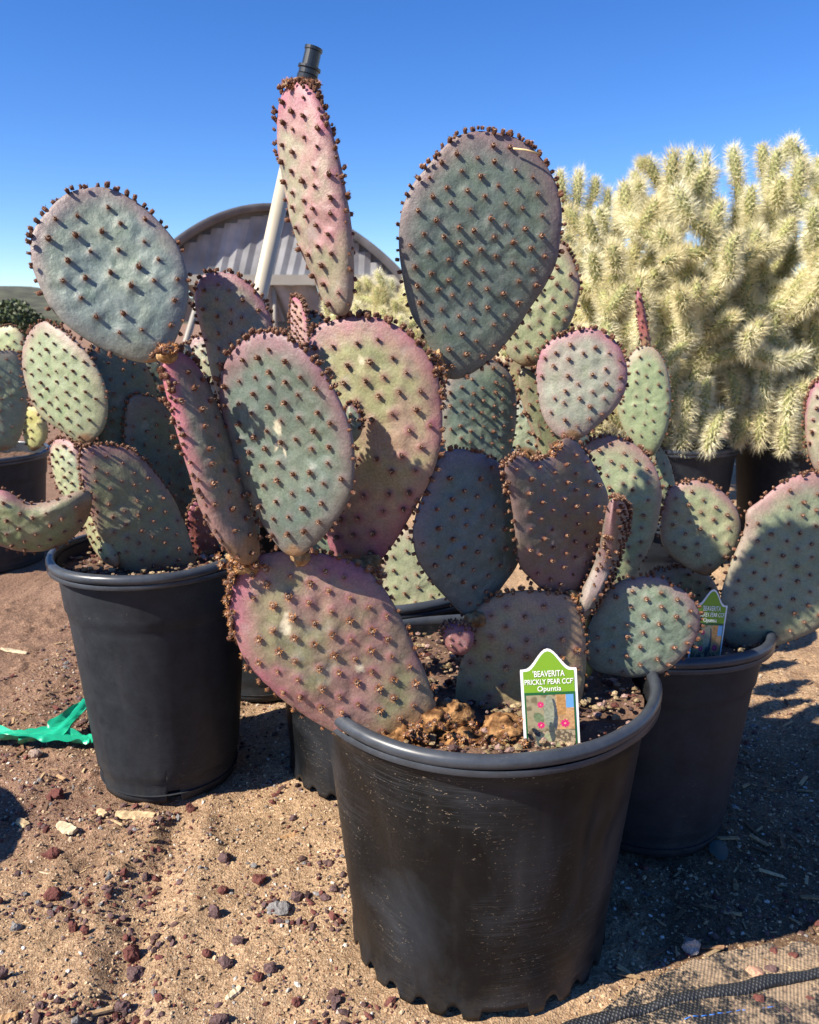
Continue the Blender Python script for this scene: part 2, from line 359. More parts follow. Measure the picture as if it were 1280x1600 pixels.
# far hills (left)
hx = np.linspace(-1, 1, 160); hy = np.linspace(0, 1, 30); HX, HY = np.meshgrid(hx, hy)
Pp = np.stack([HX * 9, HY * 4, HX * 0], -1); prof = np.sin(HY * pi) ** .8
HZ = prof * (48 + 26 * fbm(Pp, 1, 4, 3)) * (1 - .45 * sstep(-.6, .3, HX)) * sstep(1, .7, np.abs(HX))
Hv = np.stack([-420 + HX * 900, 900 + HY * 500, HZ - 2], -1).reshape(-1, 3)
tag(link('hills', mkmesh('hills', Hv, grid_faces(30, 160), None, True, [M_hill])), kind='structure')

# ------------------------------------------------------------------ areoles
BR = np.array([.085, .034, .020]); TN = np.array([.15, .070, .038]); PL = np.array([.50, .38, .26]); DK = np.array([.06, .025, .015])
def areole_mesh(seed, bristle=False, h=1.0, n=9):
    r = np.random.RandomState(seed)
    prof = [(.72, -.25), (.84, .6), (.72, 1.35)] if not bristle else [(.9, -.15), (1.05, .4), (.9, .85)]
    V = []; Cc = []
    for k, (rr, z) in enumerate(prof):
        th = np.arange(n) * 2 * pi / n + k * .35
        q = rr * (1 + .18 * (r.rand(n) - .5))
        zz = z * h + (0 if k < 2 else (r.rand(n) - .5) * .35)
        V.append(np.stack([q * np.cos(th), q * np.sin(th), np.full(n, 1.) * zz], 1))
        Cc.append(np.tile([BR, BR * 1.35, TN][k], (n, 1)) * (0.75 + .5 * r.rand(n))[:, None])
    th = np.arange(n) * 2 * pi / n + .9; tip = .40
    tz = (1.55 if not bristle else 1.0) * h; V.append(np.stack([tip * np.cos(th), tip * np.sin(th), tz + (r.rand(n) - .4) * .4], 1)); Cc.append(BR * 1.5 + (PL - BR) * np.clip(.5 + .9 * np.cos(th - r.rand() * 6), .1, 1)[:, None] * .9)
    V.append(np.array([[0, 0, tz * .72]])); Cc.append(DK[None] * 1.4)
    F = [grid_faces(4, n, True)]; q = np.arange(n)
    F.append(np.stack([3 * n + q, 3 * n + (q + 1) % n, np.full(n, 4 * n)], 1))
    off = 4 * n + 1; T = []
    nb = 26 if bristle else 13
    for k in range(nb):
        a = r.rand() * 2 * pi; e = r.rand() * (1.25 if bristle else .9) + .1; L = (1.25 + .5 * r.rand()) * (1.0 if bristle else 1.15) * h
        d = np.array([cos(a) * sin(e), sin(a) * sin(e), cos(e)]); s = np.array([-sin(a), cos(a), 0]) * .14
        b0 = np.array([cos(a) * .4, sin(a) * .4, .35 * h]); V.append(np.array([b0 - s, b0 + s, b0 + d * L])); T.append([off, off + 1, off + 2]); off += 3
        cc = (np.array([.52, .24, .085]) if bristle else np.array([.30, .15, .08])) * (.7 + .6 * r.rand()); Cc.append(np.array([cc * .6, cc * .6, cc * 1.3]))
    F.append(np.array(T))
    V = np.vstack(V); Cc = np.vstack(Cc)
    # tri-only faces for joining
    q4 = F[0]; tri = np.vstack([q4[:, [0, 1, 2]], q4[:, [0, 2, 3]], F[1], F[2]])
    return V, tri, Cc
AV = [areole_mesh(s) for s in range(4)] + [areole_mesh(s, True, 1.0) for s in (10, 11, 12)]
AVlow = [areole_mesh(s, n=6) for s in (20, 21)]
AME = [mkmesh('areole', v * .001, f, c, False, [M_areole]) for v, f, c in AV]

def frame(nrm):
    z = nrm / np.linalg.norm(nrm); a = np.cross(z, [0.3, .2, .9]); a /= np.linalg.norm(a); return np.stack([a, np.cross(z, a), z], 1)
def join_areoles(lst, protos, origin):
    """lst of (pos, normal, size_m, kind)"""
    Vs = []; Fs = []; Cs = []; off = 0
    for p, nr, s, k in lst:
        v, f, c = protos[k % len(protos)]
        v = (v * s) @ frame(nr).T + p - origin
        Vs.append(v); Fs.append(f + off); Cs.append(c * (0.8 + .4 * random.random())); off += len(v)
    return np.vstack(Vs), np.vstack(Fs), np.vstack(Cs)

# ------------------------------------------------------------------ pads
def closed_spline(pts, m):
    pts = np.asarray(pts, float); n = len(pts); out = []
    for i in range(n):
        p0, p1, p2, p3 = pts[(i - 1) % n], pts[i], pts[(i + 1) % n], pts[(i + 2) % n]
        for tt in np.arange(12) / 12.0:
            out.append(.5 * ((2 * p1) + (-p0 + p2) * tt + (2 * p0 - 5 * p1 + 4 * p2 - p3) * tt ** 2 + (-p0 + 3 * p1 - 3 * p2 + p3) * tt ** 3))
    out = np.array(out); d = np.linalg.norm(np.roll(out, -1, 0) - out, axis=1); s = np.concatenate([[0], np.cumsum(d)])
    out2 = np.vstack([out, out[:1]]); q = np.linspace(0, s[-1], m, endpoint=False)
    return np.stack([np.interp(q, s, out2[:, 0]), np.interp(q, s, out2[:, 1])], 1)

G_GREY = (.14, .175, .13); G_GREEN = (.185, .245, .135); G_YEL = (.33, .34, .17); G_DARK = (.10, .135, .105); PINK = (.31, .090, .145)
def pad(plant, pts, Y, az=0, el=0, t=.02, ref=None, base=None, g1=G_GREY, g2=None, pink=.5, halo=.35, blotch=.0, sp=.0255, asz=.0031,
        cork=.02, bend=(0, 0, 0), res=1.0, bristle=0, rimd=1.0, lab=None, indiv=False, seed=0, pinkcol=PINK, rot=.5, name='pad', scars=(), bpk=0.0):
    """plant: dict(o, origin, areoles); Y: world distance of the reference pixel; bend: (uu, vv, uv) curvature"""
    r = np.random.RandomState(seed + 100); E = plant['origin']; asz = asz * ASZ
    pts = np.asarray(pts, float); ref = ref or tuple(pts.mean(0)); P0 = at(ref[0], ref[1], Y)
    az, el = R(az), R(el); n = np.array([sin(az) * cos(el), -cos(az) * cos(el), sin(el)])
    U = np.cross([0, 0, 1.], n); U = -U if U[0] < 0 else U
    if abs(np.linalg.norm(U)) < 1e-3: U = np.array([1., 0, 0])
    U /= np.linalg.norm(U); V = np.cross(n, U); V = V if V[2] > 0 else -V
    O = np.array([0, 0, CAMH]); uv = []
    for p in closed_spline(pts, 260):
        d = ray(*p); k = np.dot(P0 - O, n) / np.dot(d, n); q = O + d * k - P0; uv.append((q @ U, q @ V))
    def toUV(px):
        d = ray(*px); k = np.dot(P0 - O, n) / np.dot(d, n); q = O + d * k - P0; return np.array([q @ U, q @ V])
    uv = np.array(uv); c = uv.mean(0)
    size = max(np.ptp(uv[:, 0]), np.ptp(uv[:, 1])); M = int(np.clip(170 * res, 48, 190)); K = int(np.clip(46 * res, 12, 52))
    ang = np.arctan2(uv[:, 1] - c[1], uv[:, 0] - c[0]); rad = np.hypot(uv[:, 0] - c[0], uv[:, 1] - c[1]); o = np.argsort(ang); ang, rad = ang[o], rad[o]
    angx = np.concatenate([ang - 2 * pi, ang, ang + 2 * pi]); radx = np.tile(rad, 3)
    bR = lambda a: np.interp(a, angx, radx)
    vmin, vmax = uv[:, 1].min(), uv[:, 1].max(); H = vmax - vmin
    bp = toUV(base) if base is not None else np.array([c[0], vmin]); tipdir = c - bp; tl_ = np.linalg.norm(tipdir) + 1e-9; tipdir /= tl_
    # areole sites on faces
    sites = []
    ca, sa = cos(rot), sin(rot)
    rng_ = int(size / sp) + 3
    for i in range(-rng_, rng_ + 1):
        for j in range(-rng_, rng_ + 1):
            q = np.array([i * sp + (j % 2) * sp * .5, j * sp * .86]); q = np.array([ca * q[0] - sa * q[1], sa * q[0] + ca * q[1]])
            q = c + q + (r.rand(2) - .5) * sp * .26
            rr_ = np.hypot(*(q - c)) / bR(np.arctan2(q[1] - c[1], q[0] - c[0]))
            if rr_ < .93 - .25 * sp / size and np.linalg.norm(q - bp) > .012 and r.rand() > .04: sites.append(q)
    sites = np.array(sites) if sites else np.zeros((0, 2))
    sd = seed * 1.7
    def surf(q, side):
        """q (...,2) -> w offset, rfrac"""
        dx = q - c; a = np.arctan2(dx[..., 1], dx[..., 0]); rf = np.clip(np.hypot(dx[..., 0], dx[..., 1]) / bR(a), 0, 1)
        along = np.clip(((q - bp) @ tipdir) / (2 * tl_), 0, 1)
        th = t * (1.12 - .30 * along)
        w_ = side * th / 2 * np.sqrt(np.clip(1 - rf ** 3.2, 0, 1))
        k = np.clip(1 - rf ** 4, 0, 1)
        p3 = np.stack([q[..., 0], q[..., 1], np.full(q.shape[:-1], sd + side * 3.1)], -1)
        w_ = w_ + side * k * ((fbm(p3, 38, 2, seed) - .5) * .0045 + (fbm(p3, 95, 2, seed + 5) - .5) * .0026)
        X_ = (q - c) / (size / 2)
        w_ = w_ + bend[0] * X_[..., 0] ** 2 + bend[1] * X_[..., 1] ** 2 + bend[2] * X_[..., 0] * X_[..., 1]
        p4 = np.stack([q[..., 0], q[..., 1], np.full(q.shape[:-1], sd)], -1)
        w_ = w_ + (noise(p4, 11, seed) - .5) * .010
        return w_, rf, along
    s = np.linspace(0, 1, K); rf = np.sin(s * pi / 2) ** .85
    th = np.arange(M) * 2 * pi / M; bnd = bR(th)
    ring = c + rf[:, None, None] * bnd[None, :, None] * np.stack([np.cos(th), np.sin(th)], -1)[None]
    out = []; cols = []
    g1 = np.array(g1); g2 = np.array(g2 if g2 is not None else g1 * np.array([1.12, 1.05, .9])); pk = np.array(pinkcol)
    sdist = None
    for side in (1, -1):
        q = ring if side == 1 else ring[:-1]
        w_, rfq, al = surf(q, side)
        if len(sites):
            dd = np.min(np.linalg.norm(q[:, :, None, :] - sites[None, None], axis=-1), -1) if q.size * len(sites) < 4e7 else None
        else: dd = np.full(q.shape[:-1], 1.)
        w_ = w_ + side * (.0016 * np.exp(-(dd / (sp * .22)) ** 2)) * np.clip(1 - rfq ** 6, 0, 1)
        pos = P0 + q[..., 0:1] * U + q[..., 1:2] * V + w_[..., None] * n
        out.append(pos.reshape(-1, 3))
        p3 = np.stack([q[..., 0], q[..., 1], np.full(q.shape[:-1], sd + side)], -1)
        nA = fbm(p3, 22, 4, seed + 2); nB = fbm(p3, 60, 3, seed + 8)
        cc = g1 + (g2 - g1) * sstep(.35, .65, nA)[..., None]
        edge = sstep(.70, 1.0, rfq + (nB - .5) * .12) * (.35 + .65 * sstep(.25, .8, al))
        pm = np.clip(edge * pink + sstep(.42, .68, nA) * blotch + halo * np.exp(-(dd / (sp * .24)) ** 2) + bpk * sstep(.50, .12, al + (nA - .5) * .25), 0, .95)
        cc = cc + (pk - cc) * pm[..., None]
        dk = np.exp(-(dd / (sp * .13)) ** 2) * .6
        cc = cc + (np.array([.12, .05, .04]) - cc) * dk[..., None]
        if cork:
            db = np.linalg.norm(q - bp, axis=-1) + (nB - .5) * .03
            km = sstep(cork * 1.25, cork * .7, db)
            cc = cc + (np.array([.27, .16, .085]) * (.7 + .6 * nB[..., None]) - cc) * km[..., None]
        for (sx, sy, sr) in scars:
            sq = toUV((sx, sy)); ds = np.linalg.norm((q - sq) * [1.4, .8], axis=-1) + (fbm(p3, 150, 2, 3) - .5) * .012
            km = sstep(sr, sr * .6, ds)
            cc = cc + (np.array([.62, .55, .40]) - cc) * (km * .85)[..., None]
        cols.append(cc.reshape(-1, 3))
    nf = K * M
    F1 = grid_faces(K, M, True)
    F2 = grid_faces(K - 1, M, True, nf)[:, ::-1]
    # last back ring joins rim ring of the front
    q = np.arange(M); a0 = nf + (K - 2) * M + q; a1 = nf + (K - 2) * M + (q + 1) % M; b0 = (K - 1) * M + q; b1 = (K - 1) * M + (q + 1) % M
    F3 = np.stack([b0, b1, a1, a0], 1)
    Vv = np.vstack(out) - E
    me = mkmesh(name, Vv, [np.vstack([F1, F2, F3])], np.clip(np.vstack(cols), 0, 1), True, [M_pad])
    bm_flip = np.dot(np.cross(U, V), n) < 0
    if bm_flip: me.flip_normals()
    ob = link(name, me, plant['o'])
    if lab: ob['label'] = lab
    # areoles
    res_ = []
    def place(q, side, sz, k, outw=0.0):
        w0, rf0, _ = surf(q, side); e = .002
        wu, _, _ = surf(q + [e, 0], side); wv, _, _ = surf(q + [0, e], side)
        nn = side * n - ((wu - w0) / e * U + (wv - w0) / e * V) * side * side
        nn = n * 1.0 - (wu - w0) / e * U - (wv - w0) / e * V; nn = nn * side
        nn = nn / np.linalg.norm(nn) + (r.rand(3) - .5) * .5 + np.array([0, 0, .15])
        return (P0 + q[0] * U + q[1] * V + (w0 + side * .0012) * n, nn / np.linalg.norm(nn), sz, k)
    kb = 4 if bristle else 0; nk = 3 if bristle else 4
    for side in (1, -1):
        for q in sites:
            res_.append((side == 1, place(q, side, asz * (.62 + .62 * r.rand()), kb + r.randint(nk))))
    # margin
    per = np.linalg.norm(np.roll(ring[-1], -1, 0) - ring[-1], axis=1); cs = np.concatenate([[0], np.cumsum(per)]); tot = cs[-1]
    x = 0.0
    while x < tot:
        i = int(np.searchsorted(cs, x)) % M; q = ring[-1][i]; al = float(np.clip(((q - bp) @ tipdir) / (2 * tl_), 0, 1.2))
        dense = sstep(.45, .95, al)
        if np.linalg.norm(q - bp) > .02:
            for rep in range(1 + int(r.rand() < dense * 1.3) + int(r.rand() < dense * .6)):
                od = (q - c); od = od / np.linalg.norm(od); wz = (r.rand() - .5) * t * (.55 if rep else .35)
                od3 = od[0] * U + od[1] * V; w0, _, _ = surf(q, 1)
                shift = (wz / t) ** 2 * t * .9
                pos = P0 + (q[0] - od[0] * shift) * U + (q[1] - od[1] * shift) * V + (w0 + wz) * n + (r.rand(3) - .5) * .003
                nn = od3 + n * wz / t * 1.6 + (r.rand(3) - .5) * .5
                res_.append((False, (pos + od3 * .0004, nn / np.linalg.norm(nn), asz * (.55 + .6 * r.rand()), kb + r.randint(nk))))
        x += sp * (.62 - .32 * dense) / rimd * (.7 + .6 * r.rand())
    for fr, a in res_:
        if fr and indiv and plant['count'] < 300:
            v = bpy.data.objects.new('areole', AME[a[3]]); C.objects.link(v); v.parent = ob
            s_ = a[2] / .001; Fm = frame(a[1]); p = a[0] - E
            m4 = Matrix(((Fm[0][0] * s_, Fm[0][1] * s_, Fm[0][2] * s_, p[0]), (Fm[1][0] * s_, Fm[1][1] * s_, Fm[1][2] * s_, p[1]), (Fm[2][0] * s_, Fm[2][1] * s_, Fm[2][2] * s_, p[2]), (0, 0, 0, 1)))
            v.matrix_basis = m4; plant['count'] += 1
        else: plant['ar'].append(a)
    return ob, dict(P0=P0, U=U, V=V, n=n)
def plant(loc, label, cat='cactus', group=None, name='prickly_pear_cactus'):
    return dict(o=thing(name, loc, label, cat, group), origin=np.array(loc, float), ar=[], count=0)
def finish(p, low=False):
    if p['ar']:
        V, F, Cc = join_areoles(p['ar'], AVlow if low else AV, p['origin'])
        o = link('areoles', mkmesh('areoles', V, F, Cc, False, [M_areole]), p['o']); o['kind'] = 'stuff'

# ------------------------------------------------------------------ pots
def pot(center, rt, rb, h, label, matw, matr, notches=0, notch_h=.012, band=False, dent=None, oval=0.0, holes=None, seed=0, soil_drop=.03, group='black nursery pots', tilt=(0, 0)):
    T = thing('plant_pot', (center[0], center[1], 0), label, 'plant pot', group)
    n = 288; th = np.arange(n) * 2 * pi / n
    prof = [(0.0, 0.0)] ; K = 46
    zs = np.linspace(0, 1, K)
    def shape(r, z):
        """apply oval + dents; r,z arrays (k,n)"""
        x = r * np.cos(th) ; y = r * np.sin(th)
        rr = r * (1 + oval * np.cos(2 * (th - .3)) + .006 * np.sin(3 * th + seed))
        if dent:
            for (da, dz, wa, wz, dep) in dent:
                d = np.arctan2(np.sin(th - da), np.cos(th - da)); rr = rr - dep * np.exp(-(d / wa) ** 2 - ((z - dz) / wz) ** 2)
        return rr
    zz = np.repeat(zs[:, None] * h, n, 1)
    nb = np.zeros(n)
    if notches:
        ph = (th * notches / (2 * pi)) % 1.0; nb = notch_h * np.sqrt(np.clip(1 - ((ph - .5) / .27) ** 2, 0, 1))
        d = np.arctan2(np.sin(th + pi / 2 - .12), np.cos(th + pi / 2 - .12)); nb = np.maximum(nb * (np.abs(d) > .22), notch_h * .75 * (np.abs(d) < .17))
    if holes:
        for (ha, hw, hh) in holes:
            d = np.arctan2(np.sin(th - ha), np.cos(th - ha)); nb = np.maximum(nb, hh * (np.abs(d) < hw))
    zz = nb + zs[:, None] * (h - nb)
    r = rb + (rt * .955 - rb) * zz / h
    if band: r = r - .0035 * sstep(.795, .785, zz / h) - .004 * sstep(.10, .09, zz / h)
    else: r = r + .004 * sstep(.90, .93, zz / h)
    if notches: r = r + .004 * np.exp(-(zz / .02) ** 2)
    rr = shape(r, zz)
    outer = np.stack([rr * np.cos(th), rr * np.sin(th), zz], -1)
    ri = rr - .0035; inner = np.stack([ri * np.cos(th), ri * np.sin(th), zz], -1)[::-1]
    Vw = np.concatenate([outer[::-1], inner[::-1]]).reshape(-1, 3)   # from top outside down, then up inside
    Fw = grid_faces(2 * K, n, True)[:, ::-1]
    # floor
    fr, ff = lathe([(rb * .98, .016), (.001, .016)], n)
    Vj, Fj, _ = join([(Vw, Fw), (fr, ff)])
    wob = link('pot_wall', mkmesh('pot_wall', Vj, Fj, None, True, [matw]), T)
    # rolled rim
    a = np.linspace(-.5 * pi, 1.5 * pi, 15); lw, lh = .0088, .0115
    pr = [(rt * .955 + .006 + lw * cos(x) * (1 if cos(x) > 0 else .7), h + .001 + lh * sin(x) * .75) for x in a]
    pr = np.array(pr); rl = np.repeat(pr[:, 0][:, None], n, 1); zl = np.repeat(pr[:, 1][:, None], n, 1)
    rl = shape(rl, zl * 0 + h)
    zl = zl + .0022 * np.sin(2 * th + seed) + .001 * np.sin(5 * th + seed * 2)
    V1 = np.stack([rl * np.cos(th), rl * np.sin(th), zl], -1).reshape(-1, 3)
    # skirt band under the roll
    s2 = np.array([(rt * .955 + .0120, h - .0065), (rt * .955 + .0140, h - .0125), (rt * .955 + .0115, h - .0145), (rt * .955 + .001, h - .014)])
    r2 = shape(np.repeat(s2[:, 0][:, None], n, 1), np.full((4, n), h)); z2 = np.repeat(s2[:, 1][:, None], n, 1) + .0022 * np.sin(2 * th + seed)
    V2 = np.stack([r2 * np.cos(th), r2 * np.sin(th), z2], -1).reshape(-1, 3)
    Vr, Fr, _ = join([(V1, grid_faces(15, n, True)), (V2, grid_faces(4, n, True)[:, ::-1])])
    link('pot_rim', mkmesh('pot_rim', Vr, Fr, None, True, [matr]), T)
    T.rotation_euler = (tilt[0], tilt[1], 0)
    # soil
    k = 26; rs = np.linspace(0, 1, k) ** .8 * (rb + (rt * .955 - rb) * (h - soil_drop) / h - .004)
    Rr = shape(np.repeat(rs[:, None], n, 1), np.full((k, n), h - soil_drop)); SX = Rr * np.cos(th); SY = Rr * np.sin(th)
    Pq = np.stack([SX, SY, SX * 0 + seed], -1); SZ = h - soil_drop + (fbm(Pq, 30, 3, seed) - .5) * .018 + (fbm(Pq, 120, 2, seed) - .5) * .008
    sc = np.array([.085, .05, .035]) + fbm(Pq, 70, 3, 4)[..., None] * np.array([.10, .065, .045])
    s = link('potting_soil', mkmesh('potting_soil', np.stack([SX, SY, SZ], -1).reshape(-1, 3), grid_faces(k, n, True), sc.reshape(-1, 3), True, [M_stone]))
    s.location = (center[0], center[1], 0); tag(s, 'gritty brown potting soil filling the ' + label.split(' ', 1)[1] if False else 'gritty brown soil in the ' + label, 'soil', None, 'stuff')
    return T

A = np.array([.094, .985]); Lc = np.array([-.446, 1.385]); Cc_ = np.array([-.052, 1.43]); Bc = np.array([.395, 1.245])
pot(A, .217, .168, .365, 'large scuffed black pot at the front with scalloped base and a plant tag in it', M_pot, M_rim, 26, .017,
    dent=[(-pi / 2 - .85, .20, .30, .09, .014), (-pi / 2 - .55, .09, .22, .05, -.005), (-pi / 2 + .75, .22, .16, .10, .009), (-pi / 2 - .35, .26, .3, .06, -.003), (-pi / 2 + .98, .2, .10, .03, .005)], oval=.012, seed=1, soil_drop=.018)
pot(Lc, .170, .126, .42, 'tall matt black pot at the left with a moulded band under its rim', M_pot2, M_rim, 0, band=True, holes=[(-pi / 2 + .32, .10, .022), (-pi / 2 - 1.0, .08, .02), (-pi / 2 + 1.6, .1, .02)], seed=2, soil_drop=.022)
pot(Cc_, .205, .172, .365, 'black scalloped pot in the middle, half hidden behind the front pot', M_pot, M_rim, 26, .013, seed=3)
pot(Bc, .172, .132, .34, 'black tapered pot at the right behind the front pot, holding the second tag', M_pot2, M_rim, 0, band=True, seed=4, soil_drop=.02)

pot(np.array([-1.13, 1.0]), .19, .15, .30, 'low black pot added unseen outside the left frame edge, only its shadow showing', M_pot2, M_rim, 0, band=True, seed=9)  # unseen pot put in to throw shadow on the left ground edge

# ------------------------------------------------------------------ front cactus
PA = plant((A[0], A[1], .345), 'large grey-green and purple prickly pear growing in the front scuffed pot')
lo = dict(res=1.0)
# lower left pad
pad(PA, [(364,914),(358,940),(366,985),(384,1030),(416,1068),(450,1100),(490,1128),(535,1151),(590,1164),(640,1168),(676,1150),(683,1110),(672,1070),(655,1028),(627,965),(597,915),(565,885),(520,868),(460,860),(405,868),(376,888)],
    .862, 2, 4, .030, ref=(620,1120), base=(660,1160), g1=(.20, .185, .10), g2=(.215, .175, .11), pink=.6, pinkcol=(.28, .095, .13), halo=.5, blotch=.42, bristle=1, asz=.0037, cork=.045, sp=0.0240, indiv=True, seed=1, rot=.62, scars=[(448,967,.009),(563,1040,.006)], lab='broad blotched pad leaning over the pot rim')
# central oval
pad(PA, [(429,517),(461,527),(489,549),(514,583),(532,621),(545,655),(554,692),(556,736),(551,774),(532,808),(507,839),(476,864),(451,861),(426,833),(407,802),(382,761),(361,711),(350,661),(345,614),(350,577),(367,546),(395,524)],
    .845, -24, -5, .026, ref=(470,860), base=(470,868), g1=(0.109, 0.144, 0.120), g2=(0.122, 0.154, 0.116), pink=.55, halo=.18, indiv=True, seed=2, sp=0.0209, cork=.018, rot=.35, bend=(.010, .006, 0), scars=[(442,665,.006),(440,690,.005),(452,700,.004)], lab='green oval pad in the middle')
# pink-yellow pad behind it
pad(PA, [(490,515),(520,500),(555,494),(592,497),(630,515),(660,545),(680,580),(688,620),(690,670),(685,710),(670,755),(645,800),(618,845),(590,880),(560,893),(530,885),(512,850),(505,800),(497,740),(488,680),(480,620),(480,560)],
    .93, -16, 0, .026, ref=(560,885), base=(552,896), g1=(0.286, 0.277, 0.143), g2=(0.305, 0.249, 0.157), pink=.8, halo=.6, blotch=.25, indiv=True, seed=3, bpk=.6, pinkcol=(.25, .08, .115), asz=.0036, sp=0.0249, cork=.03, rot=.2, rimd=1.2, scars=[(567,563,.006)], lab='yellowish pad with purple blotches and a pink edge')
# upper right
pad(PA, [(713,214),(740,206),(763,206),(795,212),(826,228),(849,255),(867,290),(875,329),(873,372),(867,411),(849,450),(826,485),(806,517),(770,560),(730,587),(703,592),(683,575),(672,545),(657,515),(642,489),(630,438),(623,384),(627,333),(642,294),(662,267),(689,235)],
    .955, 2, -2, .024, ref=(695,580), base=(690,588), g1=(0.095, 0.128, 0.111), g2=(0.110, 0.144, 0.111), pink=.35, halo=.12, indiv=True, seed=4, sp=0.0209, cork=.012, rot=.75, bend=(.012, 0, 0), lab='big grey-green pad at the upper right')
# upper left
pad(PA, [(141,295),(175,297),(216,319),(250,350),(281,391),(295,437),(294,484),(281,522),(266,550),(245,566),(219,567),(175,553),(125,525),(84,487),(59,437),(51,406),(53,369),(72,337),(103,306)],
    .838, 12, 12, .024, ref=(235,555), base=(240,568), g1=(0.152, 0.198, 0.182), g2=(0.172, 0.213, 0.172), pink=.35, halo=.08, indiv=True, seed=5, sp=0.0240, cork=.008, rot=.25, bend=(.010, .004, 0), lab='round grey-green pad at the upper left')
# oblique purple pad carrying it
pad(PA, [(252,552),(258,600),(272,655),(288,708),(308,760),(330,812),(356,858),(380,882),(402,872),(398,830),(384,780),(362,718),(342,660),(320,602),(300,566),(275,548)],
    .832, 58, 15, .032, ref=(300,700), base=(390,884), g1=(0.175, 0.168, 0.126), g2=(0.189, 0.168, 0.126), pink=.95, halo=.3, blotch=.08, seed=6, asz=.0034, sp=0.0196, cork=.035, rimd=1.35, pinkcol=(.38,.115,.15), lab='purple pad seen edge-on, leaning left')
# spear
pad(PA, [(452,134),(470,128),(488,140),(502,165),(514,200),(528,250),(540,305),(548,360),(550,420),(547,470),(538,492),(520,492),(508,478),(490,435),(474,390),(458,335),(446,280),(438,230),(437,180),(442,150)],
    .935, -42, -4, .030, ref=(500,310), base=(532,498), g1=(0.282, 0.256, 0.171), g2=(0.307, 0.196, 0.171), pink=.55, halo=.55, blotch=.28, seed=7, asz=.0032, sp=0.0196, cork=.0, rimd=1.1, pinkcol=(.37,.13,.175), lab='tall narrow pink pad standing upright')
# base pad right, growing from soil
pad(PA, [(738,955),(775,930),(820,922),(870,926),(900,942),(914,990),(916,1040),(908,1100),(893,1150),(840,1172),(770,1168),(722,1140),(712,1095),(716,1050),(728,1010),(732,975)],
    .945, -4, 2, .034, ref=(780,1150), base=(800,1172), g1=(.27, .235, .12), g2=(.29, .22, .12), pink=.15, halo=.45, blotch=.08, seed=8, asz=.0033, sp=0.0249, cork=.05, bristle=1, lab='brownish base pad rising from the soil')
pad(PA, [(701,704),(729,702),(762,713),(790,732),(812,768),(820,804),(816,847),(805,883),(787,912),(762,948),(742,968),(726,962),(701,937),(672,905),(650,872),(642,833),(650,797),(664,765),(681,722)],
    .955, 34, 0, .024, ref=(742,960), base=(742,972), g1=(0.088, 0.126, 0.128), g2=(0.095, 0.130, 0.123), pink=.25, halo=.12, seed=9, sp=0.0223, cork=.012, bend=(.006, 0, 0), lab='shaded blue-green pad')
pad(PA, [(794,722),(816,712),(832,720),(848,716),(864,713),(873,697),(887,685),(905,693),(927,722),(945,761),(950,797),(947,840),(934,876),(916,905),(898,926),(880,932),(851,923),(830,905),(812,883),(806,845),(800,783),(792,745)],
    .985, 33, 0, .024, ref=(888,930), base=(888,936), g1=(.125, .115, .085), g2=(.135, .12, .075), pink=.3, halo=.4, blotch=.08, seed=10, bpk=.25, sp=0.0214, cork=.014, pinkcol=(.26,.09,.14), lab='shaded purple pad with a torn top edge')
pad(PA, [(960,782),(972,782),(975,810),(970,850),(960,885),(945,920),(928,948),(914,966),(910,958),(922,930),(938,895),(948,860),(955,820)],
    .955, 62, -14, .020, ref=(912,962), base=(912,966), g1=(0.182, 0.168, 0.133), g2=(0.175, 0.147, 0.133), pink=.4, halo=.2, seed=11, sp=0.0107, asz=.0026, cork=.0, res=.6, rimd=1.5, lab='thin curved pad seen edge-on')
pad(PA, [(968,910),(991,904),(1024,900),(1054,914),(1080,933),(1095,963),(1090,996),(1073,1022),(1044,1048),(1017,1056),(991,1060),(958,1056),(928,1048),(914,1025),(917,989),(929,960),(945,930)],
    .985, -6, 3, .024, ref=(920,1030), base=(910,1046), g1=(0.141, 0.187, 0.138), g2=(0.156, 0.199, 0.148), pink=.45, halo=.15, seed=12, sp=0.0214, cork=.012, lab='low green pad over the right rim')
pad(PA, [(316,431),(336,425),(365,428),(386,440),(406,460),(420,486),(427,512),(422,550),(405,600),(380,645),(352,650),(332,590),(322,545),(312,508),(305,479),(306,453)], 0.905, -4, 0, .018, base=(360,655), g1=(0.175, 0.182, 0.133), g2=(0.196, 0.175, 0.133), pink=.6, halo=.3, seed=37, sp=0.0169, lab='pinkish pad crossed by a shadow', res=.7, asz=.0025)
pad(PA, [(345,640),(372,640),(392,690),(400,760),(405,840),(385,880),(365,820),(350,740)], .93, -4, 0, .018, g1=(0.140, 0.168, 0.119), pink=.2, halo=.1, seed=16, sp=0.0178, cork=.01, res=.5)
# small bud pad behind the oval
pad(PA, [(545,632),(556,634),(566,650),(567,672),(558,688),(546,690),(540,670)], .90, -10, 0, .014, g1=(0.140, 0.182, 0.140), pink=.6, seed=13, sp=0.0098, asz=.0024, cork=0, res=.4, rimd=1.6, name='bud', lab='small new pad sprouting behind the oval pad')
# pink fruit
pad(PA, [(692,985),(700,976),(718,974),(734,980),(741,996),(736,1012),(724,1022),(706,1019),(694,1006)], .90, 0, 0, .034, g1=(0.224, 0.091, 0.091), g2=(0.189, 0.098, 0.084), pink=.8, halo=.3, seed=14, sp=0.0098, asz=.0024, cork=0, res=.5, rimd=1.5, name='fruit', lab='round pinkish fruit bud')
# pieces out of sight linking pads
pad(PA, [(905,950),(925,965),(930,1000),(925,1050),(905,1060),(890,1030),(888,980)], 1.0, -8, 0, .02, g1=(0.294, 0.280, 0.098), pink=.1, seed=15, sp=0.0196, cork=0, res=.5)

